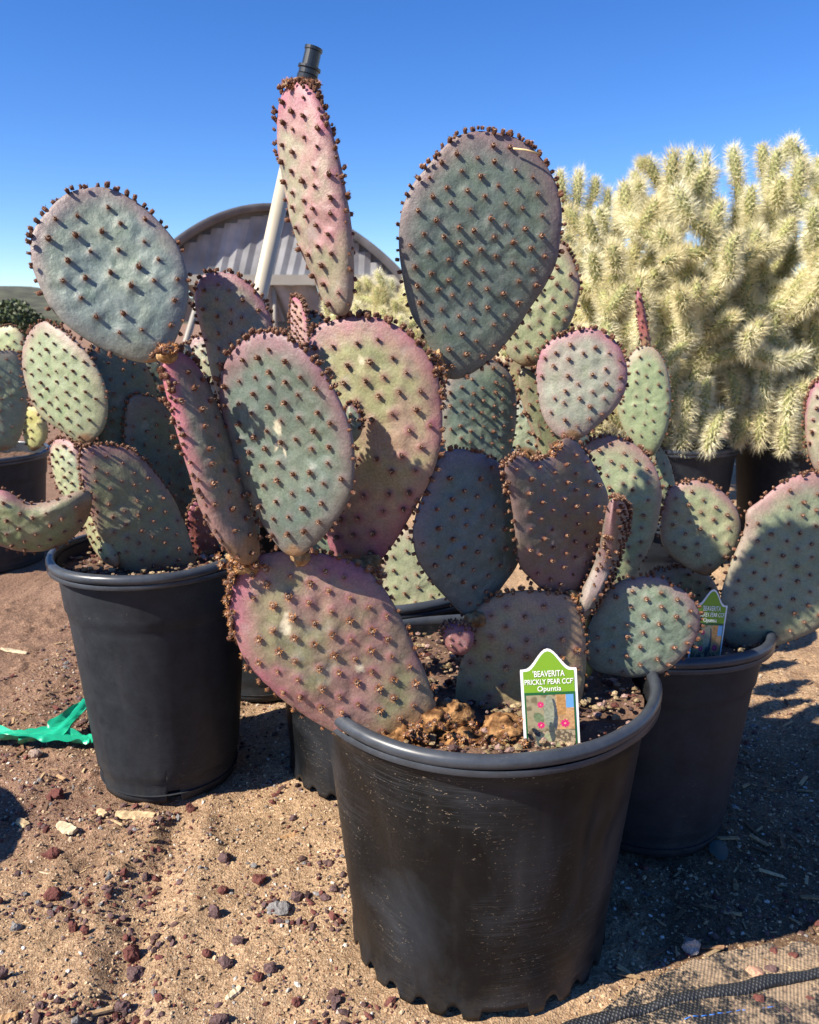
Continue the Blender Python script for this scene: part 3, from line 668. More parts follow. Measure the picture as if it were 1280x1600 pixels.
# corky base
def lumps(name, pts, parent, origin, matx, c1, c2, seed=0, sub=22):
    parts = []
    r = np.random.RandomState(seed)
    for (p, sz) in pts:
        nu, nv = 14, sub
        u = np.linspace(0, pi, nu)[:, None]; v = (np.arange(nv) * 2 * pi / nv)[None]
        D = np.stack([np.sin(u) * np.cos(v), np.sin(u) * np.sin(v), np.cos(u) + 0 * v], -1)
        q = np.array(p) + D * np.array(sz)
        dsp = 1 + (fbm(q, 60, 3, seed) - .5) * .8 + (fbm(q, 230, 2, seed + 1) - .5) * .75
        q2 = np.array(p) + D * np.array(sz) * dsp[..., None]
        k = fbm(q, 130, 3, seed + 2)[..., None]; cc = np.array(c1) + (np.array(c2) - np.array(c1)) * sstep(.35, .7, k)
        parts.append(((q2 - origin).reshape(-1, 3), grid_faces(nu, nv, True), cc.reshape(-1, 3)))
    V, F, Cx = join(parts)
    return link(name, mkmesh(name, V, F, Cx, True, [matx]), parent)
cl = []
rr = np.random.RandomState(5)
for k in range(105):
    px = 622 + 200 * rr.rand(); top = 1104 if 650 < px < 720 else 1130; py = top + (1172 - top) * rr.rand() ** .8; s_ = .007 + .010 * rr.rand()
    cl.append((at(px, py, .842 + (1172 - py) * .0004 + rr.rand() * .018) + [0, 0, .002], (s_ * (1 + .7 * rr.rand()), s_, s_ * (.55 + .4 * rr.rand()))))
lumps('corky_base', cl, PA['o'], PA['origin'], M_cork, (.10, .045, .018), (.36, .20, .085), 3, 26)['label'] = 'crusty orange-brown base of the stem'
for k in range(46):
    p = at(630 + 190 * random.random(), 1125 + 45 * random.random(), .832); nn = np.array([random.gauss(0, .6), -.6, .7]); PA['ar'].append((p, nn / np.linalg.norm(nn), .0022 + random.random() * .0012, 4 + k % 3))
# cork at joints
jl = [(at(392,884,.872), (.018,.014,.010)), (at(372,872,.87), (.013,.012,.012)), (at(548,888,.90), (.020,.014,.010)), (at(575,880,.91), (.013,.012,.010)), (at(890,934,.97), (.010,.010,.012)), (at(742,966,.945), (.014,.012,.010)),
      (at(684,572,.94), (.008,.010,.016)), (at(262,556,.815), (.010,.008,.006)), (at(468,130,.965), (.010,.008,.005)), (at(468,872,.86), (.010,.008,.010))]
for i_, j_ in enumerate(jl): lumps('corky_joint', [j_], PA['o'], PA['origin'], M_cork, (.23, .12, .05), (.46, .32, .17), 7 + i_, 28)
# brown crest bristles where the left purple pad meets its neighbour and at the spear tip
for (x0, y0, x1, y1, YY, cnt) in [(345,880,415,885,.865,26),(244,552,272,548,.818,20),(445,135,490,135,.962,34),(515,890,600,895,.895,40),(630,1150,700,1120,.845,12),(676,545,690,585,.93,16),(860,700,875,705,.985,6),(790,720,820,712,.975,12),(355,890,362,1000,.87,14)]:
    for k in range(cnt):
        f = random.random(); p = at(x0 + (x1 - x0) * f + random.gauss(0, 4), y0 + (y1 - y0) * f + random.gauss(0, 4), YY - .012 + random.gauss(0, .006))
        nn = np.array([random.gauss(0, .6), -.7 + random.gauss(0, .4), .5 + random.gauss(0, .5)])
        PA['ar'].append((p, nn / np.linalg.norm(nn), .0026 + random.random() * .0014, 4 + k % 3))
finish(PA)

# ------------------------------------------------------------------ left cactus
pot(np.array([-.34, 1.80]), .19, .15, .42, 'black pot added for the deep shade in the gap behind the tall left pot and the middle pot', M_pot2, M_rim, 0, band=True, seed=12)  # pot added to blacken a gap that is dark from shade
PL_ = plant((Lc[0], Lc[1], .40), 'prickly pear in the tall matt pot at the left, with a bowl-shaped pad')
q = dict(res=.62, asz=.0032)
pad(PL_, [(131,699),(156,695),(194,699),(219,712),(244,741),(269,775),(287,812),(300,850),(305,885),(270,905),(220,905),(186,886),(170,859),(152,831),(137,787),(128,750),(125,719)], 1.36, 30, 4, .034, ref=(240,890), base=(240,905), g1=(0.182, 0.195, 0.109), g2=(0.200, 0.200, 0.118), pink=.5, halo=.35, seed=21, sp=0.0249, cork=.03, rimd=1.4, lab='wide shaded base pad', **q)
pad(PL_, [(66,502),(87,509),(112,525),(134,547),(153,575),(164,603),(167,640),(160,672),(137,694),(103,675),(69,653),(50,625),(37,588),(34,550),(44,519)], 1.42, -22, 0, .026, base=(140,694), g1=(0.246, 0.291, 0.173), g2=(0.273, 0.309, 0.182), pink=.5, halo=.10, seed=22, sp=0.0231, **q)
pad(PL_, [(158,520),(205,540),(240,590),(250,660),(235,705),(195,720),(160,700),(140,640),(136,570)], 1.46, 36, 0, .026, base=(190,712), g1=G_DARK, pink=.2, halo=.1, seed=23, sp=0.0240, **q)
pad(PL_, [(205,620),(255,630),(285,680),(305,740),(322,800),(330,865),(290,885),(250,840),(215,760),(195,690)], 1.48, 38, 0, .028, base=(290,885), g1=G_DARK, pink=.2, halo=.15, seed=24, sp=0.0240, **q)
pad(PL_, [(78,705),(88,687),(108,688),(124,703),(132,740),(140,790),(128,806),(105,782),(86,752)], 1.40, -26, 0, .022, base=(138,806), g1=(0.291, 0.328, 0.218), pink=.7, halo=.2, seed=25, sp=0.0178, **q)
pad(PL_, [(-70,800),(-45,778),(0,772),(45,790),(90,786),(122,778),(137,796),(126,832),(90,860),(40,866),(-10,856),(-55,836)], 1.27, 6, -16, .034, ref=(130,800), base=(138,808), g1=(0.182, 0.213, 0.109), g2=(0.218, 0.218, 0.127), pink=.9, halo=.3, seed=26, sp=0.0240, rimd=1.3, bend=(-.03, -.035, 0), lab='pad curled like a bowl', **q)
pad(PL_, [(295,795),(318,780),(340,806),(345,865),(312,878),(296,850)], 1.44, 30, 0, .02, g1=(0.200, 0.064, 0.046), g2=(0.227, 0.073, 0.055), pink=.7, halo=.4, seed=27, sp=0.0178, lab='small reddish pad low down', **q)
pad(PL_, [(112,700),(135,700),(150,760),(175,840),(185,885),(160,870),(135,820),(118,760)], 1.37, -40, 4, .026, base=(180,885), g1=(0.237, 0.255, 0.155), pink=.7, halo=.3, seed=28, sp=0.0196, rimd=1.5, **q)
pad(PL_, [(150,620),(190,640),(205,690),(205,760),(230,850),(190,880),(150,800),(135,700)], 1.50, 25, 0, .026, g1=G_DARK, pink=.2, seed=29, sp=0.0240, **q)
pad(PL_, [(232,545),(270,550),(300,590),(318,660),(312,730),(285,780),(250,760),(228,690),(222,610)], 1.53, 30, 0, .028, base=(285,782), g1=(.12,.16,.12), pink=.2, halo=.1, seed=30, sp=.024, **q)
pad(PL_, [(120,600),(150,590),(175,650),(180,730),(150,760),(120,720),(108,650)], 1.50, 20, 0, .026, g1=(.14,.18,.12), pink=.2, halo=.1, seed=44, sp=.024, **q)
finish(PL_)

# ------------------------------------------------------------------ middle cactus (behind the front plant)
PC = plant((Cc_[0], Cc_[1], .34), 'green prickly pear in the middle pot, showing between the front pads')
pad(PC, [(600,845),(640,825),(690,850),(712,900),(716,955),(700,990),(650,998),(612,975),(598,910)], 1.33, -8, 4, .030, base=(660,998), g1=(0.255, 0.273, 0.164), g2=(0.273, 0.291, 0.182), pink=.3, halo=.2, seed=31, sp=0.0240, **q)
pad(PC, [(555,850),(600,850),(640,880),(650,940),(640,985),(590,975),(556,930)], 1.42, 30, 0, .028, g1=(0.164, 0.182, 0.118), pink=.3, halo=.2, seed=32, sp=0.0240, **q)
pad(PC, [(698,592),(725,570),(755,560),(785,570),(802,598),(808,640),(804,685),(790,730),(765,765),(735,765),(708,735),(694,690),(690,640)], 1.30, 10, 0, .026, base=(748,768), g1=(0.146, 0.191, 0.155), g2=(0.164, 0.209, 0.146), pink=.35, halo=.1, seed=33, sp=0.0196, **q)
pad(PC, [(812,624),(830,628),(847,650),(858,680),(852,708),(826,718),(803,702),(798,665),(804,640)], 1.40, -8, 0, .022, base=(828,718), g1=(0.218, 0.264, 0.209), pink=.2, halo=.08, seed=34, sp=0.0178, **q)
pad(PC, [(795,560),(830,572),(848,610),(850,670),(830,700),(805,650),(792,600)], 1.52, 5, 0, .022, g1=(0.246, 0.218, 0.109), pink=.3, seed=35, sp=0.0214, **q)
pad(PC, [(840,640),(870,650),(930,690),(940,760),(900,790),(850,740),(830,690)], 1.46, 20, 0, .024, g1=(0.137, 0.182, 0.137), pink=.2, seed=36, sp=0.0214, **q)
pad(PC, [(330,600),(375,610),(405,660),(415,730),(405,800),(385,860),(345,860),(312,790),(298,720),(300,640)], 1.45, -6, 0, .026, base=(365,866), g1=(0.218, 0.264, 0.182), pink=.3, halo=.1, seed=38, sp=0.0196, **q)
pad(PC, [(272,560),(292,536),(304,560),(318,610),(330,670),(320,710),(295,690),(276,640)], 1.44, 35, 0, .024, g1=(0.155, 0.191, 0.155), pink=.2, halo=.1, seed=39, sp=0.0160, **q)
pad(PC, [(300,532),(325,530),(345,560),(350,620),(335,670),(312,640),(298,580)], 1.52, -15, 0, .022, g1=(0.309, 0.328, 0.246), pink=.6, halo=.3, seed=40, sp=0.0178, **q)
pad(PC, [(458,466),(468,464),(476,480),(480,510),(482,545),(466,560),(459,530),(456,495)], 1.52, -60, 0, .014, g1=(0.328, 0.218, 0.200), pink=.9, halo=.5, seed=41, sp=0.0125, rimd=1.6, lab='little pink pad seen edge-on', **q)
pad(PC, [(478,495),(496,490),(508,510),(505,560),(485,570),(474,530)], 1.55, 25, 0, .016, g1=(0.182, 0.218, 0.182), pink=.4, halo=.1, seed=42, sp=0.0133, **q)
pad(PC, [(430,560),(520,540),(600,600),(640,720),(620,850),(540,930),(460,880),(410,720)], 1.50, -4, 0, .030, base=(560,930), g1=(0.182, 0.227, 0.155), pink=.3, halo=.2, seed=43, sp=0.0240, **q)
finish(PC)

# ------------------------------------------------------------------ right cactus
PB = plant((Bc[0], Bc[1], .32), 'green prickly pear in the right tapered pot, its largest pad leaving the frame')
pad(PB, [(1167,799),(1188,782),(1221,756),(1254,741),(1295,738),(1335,765),(1355,830),(1345,900),(1312,955),(1267,986),(1221,1005),(1188,1016),(1155,1016),(1134,1000),(1126,965),(1128,925),(1140,885),(1155,850),(1165,822)], 1.20, -2, 3, .032, ref=(1150,1000), base=(1128,1022), g1=(0.209, 0.246, 0.155), g2=(0.237, 0.264, 0.164), pink=.65, halo=.25, seed=51, sp=0.0249, cork=.02, res=.9, asz=.0033, lab='largest pad, leaning out to the right')
pad(PB, [(1047,763),(1070,753),(1096,751),(1122,763),(1142,782),(1155,805),(1157,832),(1149,858),(1129,881),(1106,899),(1083,893),(1057,876),(1037,855),(1032,828),(1036,795),(1040,776)], 1.25, -8, 4, .026, base=(1106,900), g1=(0.255, 0.282, 0.164), g2=(0.282, 0.282, 0.164), pink=.6, halo=.25, seed=52, sp=0.0231, **q)
pad(PB, [(1008,905),(1060,885),(1110,900),(1130,945),(1130,1000),(1100,1030),(1040,1025),(1002,975)], 1.30, 15, 0, .028, g1=(0.155, 0.182, 0.118), pink=.3, halo=.2, seed=53, sp=0.0231, **q)
pad(PB, [(912,697),(931,684),(959,681),(988,692),(1013,713),(1028,740),(1034,768),(1031,800),(1024,835),(1010,867),(990,900),(970,925),(945,915),(928,870),(918,820),(908,770),(904,730)], 1.22, -10, 2, .028, base=(965,928), g1=(0.227, 0.273, 0.155), g2=(0.246, 0.282, 0.164), pink=.6, halo=.3, seed=54, sp=0.0223, **q)
pad(PB, [(860,533),(880,522),(919,512),(945,520),(965,537),(977,561),(981,587),(975,617),(958,643),(939,661),(916,680),(890,690),(866,677),(848,650),(840,615),(838,580),(845,550)], 1.22, -12, 3, .026, base=(890,692), g1=(0.255, 0.273, 0.218), g2=(0.300, 0.282, 0.237), pink=.75, halo=.35, seed=55, sp=0.0214, lab='pale pink-tinged round pad', **q)
pad(PB, [(883,382),(896,407),(906,436),(905,462),(896,495),(880,525),(858,556),(828,573),(800,562),(788,540),(790,495),(805,450),(835,400),(862,382)], 1.27, -12, 2, .026, base=(820,578), g1=(0.255, 0.282, 0.155), g2=(0.282, 0.309, 0.173), pink=.5, halo=.3, seed=56, sp=0.0214, **q)
pad(PB, [(1275,735),(1262,700),(1258,650),(1268,605),(1288,590),(1310,602),(1325,650),(1318,705),(1300,738)], 1.21, -35, 0, .026, base=(1290,742), g1=(0.255, 0.237, 0.173), pink=.8, halo=.4, seed=57, sp=0.0178, rimd=1.5, **q)
pad(PB, [(815,575),(845,590),(880,650),(905,720),(930,790),(960,850),(970,920),(930,930),(880,820),(840,700),(812,620)], 1.29, 5, 0, .024, base=(950,925), g1=(0.200, 0.227, 0.137), pink=.2, seed=58, sp=0.0223, **q)
pad(PB, [(950,925),(990,905),(1010,940),(1010,1000),(980,1030),(950,1010),(940,960)], 1.24, 5, 0, .026, g1=(0.200, 0.227, 0.137), pink=.2, seed=59, sp=0.0223, **q)
finish(PB)

# ------------------------------------------------------------------ more plants behind
def small_pot(px, Y, r_, h, label, seed):
    d = ray(px, 700); X_ = d[0] / d[1] * Y
    pot((X_, Y), r_, r_ * .8, h, label, M_pot2, M_rim, 0, band=True, seed=seed, group='black nursery pots')
    return X_
xd = small_pot(1010, 1.95, .17, .36, 'black pot behind the right cactus, holding the pad with a red shoot', 5)
PD = plant((xd, 1.95, .34), 'pale green prickly pear behind the right plant, topped by a thin red shoot')
pad(PD, [(1001,541),(1021,543),(1037,561),(1045,587),(1049,620),(1047,653),(1037,686),(1021,712),(1004,708),(981,682),(968,653),(963,620),(970,590),(982,560)], 1.85, -14, 0, .030, base=(1012,715), g1=(0.264, 0.319, 0.173), g2=(0.291, 0.337, 0.191), pink=.4, halo=.12, seed=61, sp=0.0267, res=.5)
pad(PD, [(994,460),(1000,454),(1006,475),(1012,510),(1017,542),(1004,545),(997,505)], 1.87, -20, 0, .02, base=(1010,545), g1=(0.227, 0.073, 0.064), pink=.9, halo=.4, seed=62, sp=0.0133, res=.4, asz=.0028, rimd=1.6, lab='thin dark red shoot')
pad(PD, [(1000,708),(1035,700),(1055,760),(1050,830),(1020,870),(985,840),(975,770)], 1.93, 0, 0, .03, g1=(0.227, 0.264, 0.155), pink=.2, seed=63, sp=0.0267, res=.5)
finish(PD, True)
xk = small_pot(-40, 2.75, .235, .38, 'wide black pot at the far left, behind the tall matt pot', 6)
PK = plant((xk + .05, 2.75, .36), 'prickly pear at the far left edge, in the wide pot behind')
for i, (pp, YY, a_, g_) in enumerate([([(-30,540),(-5,515),(20,509),(38,528),(38,560),(12,585),(-25,575)], 2.72, -15, (.33,.38,.21)), ([(-35,565),(0,548),(30,552),(43,590),(41,650),(22,698),(-20,695),(-45,625)], 2.66, 25, (.19,.23,.16)),
        ([(40,640),(58,636),(73,660),(70,690),(50,705),(38,680)], 2.75, -20, (.40,.40,.18)), ([(-80,560),(-50,550),(-30,600),(-30,670),(-60,700),(-95,640)], 2.7, -10, (.3,.35,.2))]):
    pad(PK, pp, YY, a_, 0, .035, g1=g_, pink=.3, halo=.1, seed=70 + i, sp=0.0356, res=.45, asz=.004)
finish(PK, True)

# ------------------------------------------------------------------ chollas
def joint_mesh(seed, L=.13, rad=.016, ncl=95, nsp=11):
    r = np.random.RandomState(seed)
    K, n = 12, 10; zz = np.linspace(0, 1, K); pr = rad * np.sqrt(np.clip(1 - (np.abs(zz - .5) * 2) ** 2.6, .05, 1)); curve = (r.rand() - .5) * .03
    th = np.arange(n) * 2 * pi / n
    V = np.stack([pr[:, None] * (1 + .2 * (((np.arange(K)[:, None] + np.arange(n)[None]) % 2) - .5)) * np.cos(th) + curve * (zz * (1 - zz) * 4)[:, None], pr[:, None] * np.sin(th), np.repeat((zz * L)[:, None], n, 1)], -1).reshape(-1, 3)
    F4 = grid_faces(K, n, True); col = np.tile([.28, .29, .12], (len(V), 1)) * (.8 + .4 * r.rand(len(V)))[:, None]
    SV = []; T = []; off = len(V); golden = 2.39996
    for i in range(ncl):
        z = (i + .5) / ncl; a = i * golden; rz = rad * math.sqrt(max(.05, 1 - (abs(z - .5) * 2) ** 5))
        c = np.array([rz * cos(a) + curve * z * (1 - z) * 4, rz * sin(a), z * L]); outd = np.array([cos(a), sin(a), (z - .35) * 1.0 if z < .85 else 1.8]); outd /= np.linalg.norm(outd)
        for k in range(nsp):
            d = outd + r.randn(3) * .36; d /= np.linalg.norm(d); Ls = .015 + .024 * r.rand(); s = np.cross(d, r.randn(3)); s /= np.linalg.norm(s)
            SV += [c - s * .0007, c + s * .0007, c + d * Ls]; T.append([off, off + 1, off + 2]); off += 3
    V2 = np.vstack([V, np.array(SV)]); col2 = np.vstack([col, np.tile([.8, .74, .5], (len(SV), 1))])
    return mkmesh('stem_joint', V2, [F4, np.array(T)], col2, False, [M_stem, M_spine], np.concatenate([np.zeros(len(F4)), np.ones(len(T))]))
JM = [joint_mesh(s, .105 + .02 * (s % 3)) for s in range(6)]; JL = [.105 + .02 * (s % 3) for s in range(6)]
def cholla(center, Y, potr, poth, njoint, env, label, seed, top=1.4, scale=1.0, potlabel=None, tips=()):
    r = np.random.RandomState(seed); T = thing('cholla_cactus', (center, Y, poth - .02), label, 'cholla cactus', 'pale spiny chollas at the back')
    if potlabel: pot((center, Y), potr, potr * .82, poth, potlabel, M_pot2, M_rim, 0, seed=seed)
    base = np.array([center, Y, poth - .02]); pool = []
    joints = []
    def inside(p):
        d = (p - base - [0, 0, env[2] * .46]) / np.array([env[0], env[1], env[2] * .56]); return np.dot(d, d) < 1
    for k in range(6):
        a = k * 1.05 + r.rand(); d = np.array([cos(a) * .45, sin(a) * .45, 1.]); d /= np.linalg.norm(d)
        pool.append((base + np.array([cos(a), sin(a), 0]) * .03, d, 0))
    tries = 0
    while len(joints) < njoint and tries < 20000:
        tries += 1
        if not pool: break
        i = r.randint(len(pool))
        p, d, g = pool[i]
        k = r.randint(6); L = JL[k] * scale * (.8 + .4 * r.rand())
        dd = d * .75 + r.randn(3) * .62 + np.array([0, 0, .34]); rad_ = p - base; rad_[2] *= .35; dd += rad_ / (np.linalg.norm(rad_) + .1) * .35; dd /= np.linalg.norm(dd)
        e = p + dd * L * .93
        if not inside(e) or e[2] < poth + (.0 if np.hypot(*(e[:2] - base[:2])) < potr * 1.1 else -.08): continue
        if joints and min(np.linalg.norm((p + e) / 2 - j[4]) for j in joints) < .066 * scale: continue
        joints.append((p, dd, L, k, (p + e) / 2)); pool.append((e, dd, g + 1)); pool.append((p + dd * L * .7, dd, g + 1))
        if r.rand() < .5: pool.append((e, dd, g + 1))
    ends = [j for j in joints]
    for (p, dd, L, k, _) in ends:
        e = p + dd * L * .93; out_ = e - base; high = out_[2] > env[2] * .42
        if r.rand() < (.75 if high else .3) and len(joints) < 292:
            d2 = np.array([r.randn() * .28 + dd[0] * .25, r.randn() * .28 + dd[1] * .25 - .12, 1.0 if high else .3 + r.randn() * .5]) + (0 if high else 1) * out_ / (np.linalg.norm(out_) + .01) * .8
            d2 /= np.linalg.norm(d2); joints.append((e, d2, .085 + .04 * r.rand(), r.randint(6), None))
    for (p0, p1) in tips:
        v = p1 - p0; L = np.linalg.norm(v); m = max(1, int(round(L / .12))); 
        for i in range(m):
            joints.append((p0 + v * i / m, v / L, L / m * 1.08, r.randint(6), None))
    for (p, dd, L, k, _) in joints:
        o = bpy.data.objects.new('stem_joint', JM[k]); C.objects.link(o); o.parent = T
        o.location = tuple(p - base); s = L / JL[k]; o.scale = (scale * 1.05, scale * 1.05, s)
        qn = Vector(dd).to_track_quat('Z', 'Y') @ Quaternion((0, 0, 1), r.rand() * 6.28); o.rotation_mode = 'QUATERNION'; o.rotation_quaternion = qn
    return T
def tp(a, b, Y, dy=0): return (at(a[0], a[1], Y), at(b[0], b[1], Y + dy))
def cx(px, Y): d = ray(px, 600); return d[0] / d[1] * Y
cholla(cx(1045, 2.85), 2.85, .25, .40, 165, (.44, .40, .88), 'bushy cream-spined cholla right behind the pad with the red shoot, nearer the picture middle', 81, potlabel='black pot under the bushy cholla nearer the picture middle',
       tips=[tp((1080,600),(1062,700),2.62), tp((1105,590),(1098,690),2.66), tp((1130,640),(1105,700),2.6), tp((1055,560),(1050,650),2.65), tp((1140,580),(1150,690),2.7), tp((1120,500),(1080,600),2.7), tp((1050,330),(1010,250),2.9), tp((1010,250),(1000,262),2.9), tp((1060,300),(1065,265),3.0), tp((1110,330),(1103,245),2.95), tp((1070,350),(995,322),2.9), tp((1160,340),(1145,235),3.0), tp((1130,400),(1120,320),2.8), tp((1050,430),(1120,470),2.75), tp((1040,390),(1060,450),2.8)])
cholla(cx(1290, 2.90), 2.90, .29, .40, 175, (.46, .42, .98), 'bushy cream-spined cholla cut by the right frame edge, with a drooping top arm', 82, potlabel='black pot under the cholla at the right frame edge',
       tips=[tp((1200,560),(1185,690),2.66), tp((1235,600),(1225,705),2.62), tp((1265,590),(1262,700),2.65), tp((1215,480),(1195,600),2.7), tp((1175,640),(1150,690),2.68), tp((1270,500),(1285,620),2.7), tp((1200,320),(1190,230),3.0), tp((1215,260),(1235,220),3.0), tp((1235,220),(1270,290),3.0), tp((1240,380),(1235,290),2.95), tp((1270,400),(1280,250),2.95), tp((1270,330),(1245,320),2.95), tp((1200,420),(1170,450),2.8)])
cholla(cx(925, 3.8), 3.8, .22, .40, 140, (.40, .4, .98), 'cream-spined cholla rising behind the upper right pad, further back', 83, scale=1.05, potlabel='black pot of the cholla behind the upper right pad',
       tips=[tp((890,360),(875,270),3.7), tp((915,350),(930,280),3.7), tp((900,330),(905,272),3.7), tp((945,360),(950,300),3.7)])
cholla(cx(625, 5.2), 5.2, .25, .40, 170, (.5, .45, .66), 'small distant cholla seen between the two upper pads, in front of the domed shelter', 84, scale=1.1, potlabel='far black pot of the small distant cholla')
cholla(cx(1010, 4.4), 4.4, .25, .40, 140, (.55, .45, 1.02), 'cream-spined cholla in the gap behind the other right-hand chollas', 85, scale=1.1, potlabel='black pot hidden behind the right-hand cholla row')

# ------------------------------------------------------------------ pole with fitting
p_top = at(479, 128, 1.62); p_mid = at(407, 456, 1.62); dv = (p_mid - p_top); p_bot = p_top + dv * (p_top[2] / -dv[2])
T = thing('support_pole', p_bot, 'leaning cream plastic pipe with a black fitting on top, behind the upright pink pad', 'pole')
V, F = tube([p_bot - p_bot, p_top - p_bot], .0148, 24); link('pipe', mkmesh('pipe', V, F, None, True, [M_pvc]), T)
ax = -dv / np.linalg.norm(dv); s0 = p_top - p_bot
pr = [(0, .0165), (.002, .021), (.014, .0215), (.016, .0185), (.018, .0225), (.030, .0225), (.032, .026), (.038, .026), (.040, .019), (.078, .0185), (.080, .0205), (.088, .0205), (.089, .015), (.070, .0145)]
V, F = tube([s0 + ax * a * .66 for a, _ in pr], [b_ * .80 if k_ > 3 else b_ * .9 for k_, (_, b_) in enumerate(pr)], 26, False)
link('fitting', mkmesh('fitting', V, F, None, False, [M_cap]), T)

# ------------------------------------------------------------------ domed shelter
def shelter():
    Yd = 26.0; cxp = at(428, 437, Yd); zs = cxp[2]; hw = 4.0; rise = 2.08; X0 = cxp[0]
    T = thing('domed_shelter', (X0, Yd, 0), 'distant arched metal shelter with ribbed gable and dark roof edge', 'shelter')
    o = np.array([X0, Yd, 0]); nn = 40; th = np.linspace(0, pi, nn)
    arch = lambda a, k=1.0: (hw * k * np.cos(a), zs + rise * k * (1 - np.cos(a) ** 2) ** .97)
    # roof vault
    ax_, az_ = arch(th, 1.03); V = np.concatenate([np.stack([ax_, np.full(nn, y), az_], 1) for y in (-.35, 9.0)]); V2 = V * 1.0; V2[:, 2] -= .12
    F1 = grid_faces(2, nn); Vj, Fj, _ = join([(V, F1), (V2, F1[:, ::-1])]); link('roof', mkmesh('roof', Vj, Fj, None, True, [M_metal]), T)
    # dark edge arch
    a1, z1 = arch(th, 1.04); a2, z2 = arch(th, .95)
    V = np.concatenate([np.stack([a1, np.full(nn, -.40), z1], 1), np.stack([a2, np.full(nn, -.40), z2], 1), np.stack([a2, np.full(nn, -.1), z2], 1)])
    link('roof_edge', mkmesh('roof_edge', V, grid_faces(3, nn), None, True, [M_dark]), T)
    # gable ribs, each a leaning strip
    nr = 20
    for i in range(nr):
        x0 = -hw * .92 + (i + .5) * hw * 1.84 / nr; wd = hw * 1.84 / nr; lean = (.55 if i < 16 else .1)
        zt = zs + rise * .9 * max(0.0, 1 - ((x0 + lean * .6) / (hw * .92)) ** 2) ** .95
        if zt - zs < .1: continue
        ln = lean * (zt - zs) / rise
        for s_, yy in ((1, -.02),):
            V = np.array([[x0 - wd * .5, -.02, zs + .1], [x0, -.06, zs + .1], [x0 + wd * .5, -.02, zs + .1], [x0 - wd * .5 + ln, -.02, zt], [x0 + ln, -.06, zt], [x0 + wd * .5 + ln, -.02, zt]])
            link('gable_panel', mkmesh('gable_panel', V, np.array([[0, 1, 4, 3], [1, 2, 5, 4]]), None, False, [M_metal2 if (i * 7) % 5 in (0, 2) else M_metal]), T)
    xs_ = np.linspace(-hw * .97, hw * .97, 60); zt_ = zs + rise * .97 * (1 - (xs_ / hw / .98) ** 2).clip(0) ** .97; V = np.concatenate([np.stack([xs_, xs_ * 0 + .12, xs_ * 0 + zs], 1), np.stack([xs_, xs_ * 0 + .12, zt_], 1)]); link('gable_liner', mkmesh('gable_liner', V, grid_faces(2, 60), None, True, [M_metal]), T)
    V, F = box((0, -.2, zs - .02), (hw * 2.06, .3, .30)); link('eave_beam', mkmesh('eave_beam', V, F, None, False, [M_beam]), T)
    # shade cloth panels below, folded
    for k in range(6):
        x0 = -hw + k * hw / 3; nx = 16; xs = np.linspace(0, hw / 3 * .97, nx)
        top = np.stack([x0 + xs, -.1 + .12 * np.sin(xs * 9 + k), np.full(nx, zs - .17)], 1); bot = np.stack([x0 + xs + .3, .5 + .2 * np.sin(xs * 7 + k), np.full(nx, zs - 1.25)], 1)
        link('shade_panel', mkmesh('shade_panel', np.concatenate([top, bot]), grid_faces(2, nx), None, True, [M_cloth]), T)
    for x in (-hw, -hw * .5, 0, hw * .5, hw):
        for y in (0, 8.6):
            V, F = tube([(x, y, -.1), (x, y, zs)], .07, 10); link('post', mkmesh('post', V, F, None, True, [M_beam]), T)
    V, F = box((0, 8.7, 1.0), (hw * 2, .1, 2.0)); link('back_wall', mkmesh('back_wall', V, F, None, False, [M_cloth]), T)
shelter()
# pale leaning brace near the shelter
pb = at(303, 495, 6.0); pe = at(283, 560, 6.0); dv = pe - pb; pg = pb + dv * (pb[2] / -dv[2]) if dv[2] < 0 else pe
pb2 = pb - dv * .6
T = thing('leaning_brace', pg, 'short pale brace post leaning in front of the shelter', 'post')
V, F = tube([pg * 0, pb2 - pg], .024, 10); link('shaft', mkmesh('shaft', V, F, None, True, [M_beam]), T)

# bushes along the far left
def bush(px, Y, w_, h_, seed, label):
    r = np.random.RandomState(seed); X_ = cx(px, Y); T = thing('bush', (X_, Y, 0), label, 'bush', 'scrub at the foot of the hill')
    n = 2600; d = r.randn(n, 3); d /= np.linalg.norm(d, axis=1)[:, None]; rad = .55 + .45 * r.rand(n) ** .5; lump = .75 + .5 * noise(d * 2.2 + seed, 1.0, seed)
    c = d * (rad * lump)[:, None] * [w_, w_ * .8, h_ * .55] + [0, 0, h_ * .5]; s = .05 * w_
    a = r.randn(n, 3); a /= np.linalg.norm(a, axis=1)[:, None]; b2 = np.cross(a, r.randn(n, 3)); b2 /= np.linalg.norm(b2, axis=1)[:, None]
    V = np.stack([c - a * s, c + b2 * s, c + a * s, c - b2 * s * .6], 1).reshape(-1, 3); F = np.arange(n * 4).reshape(-1, 4)
    link('foliage', mkmesh('foliage', V, F, None, False, [M_leaf]), T)
    V, F = tube([(0, 0, -.1), (.05, 0, h_ * .6)], .04 * w_, 8); link('trunk', mkmesh('trunk', V, F, None, True, [M_wood]), T)
bush(15, 30, 1.5, 1.5, 1, 'dark green bush at the far left edge below the hill')
bush(62, 34, 1.3, 1.0, 2, 'low dark bush just right of the far left bush')
bush(-60, 33, 2.2, 1.9, 3, 'tall bush outside the left edge below the hill')

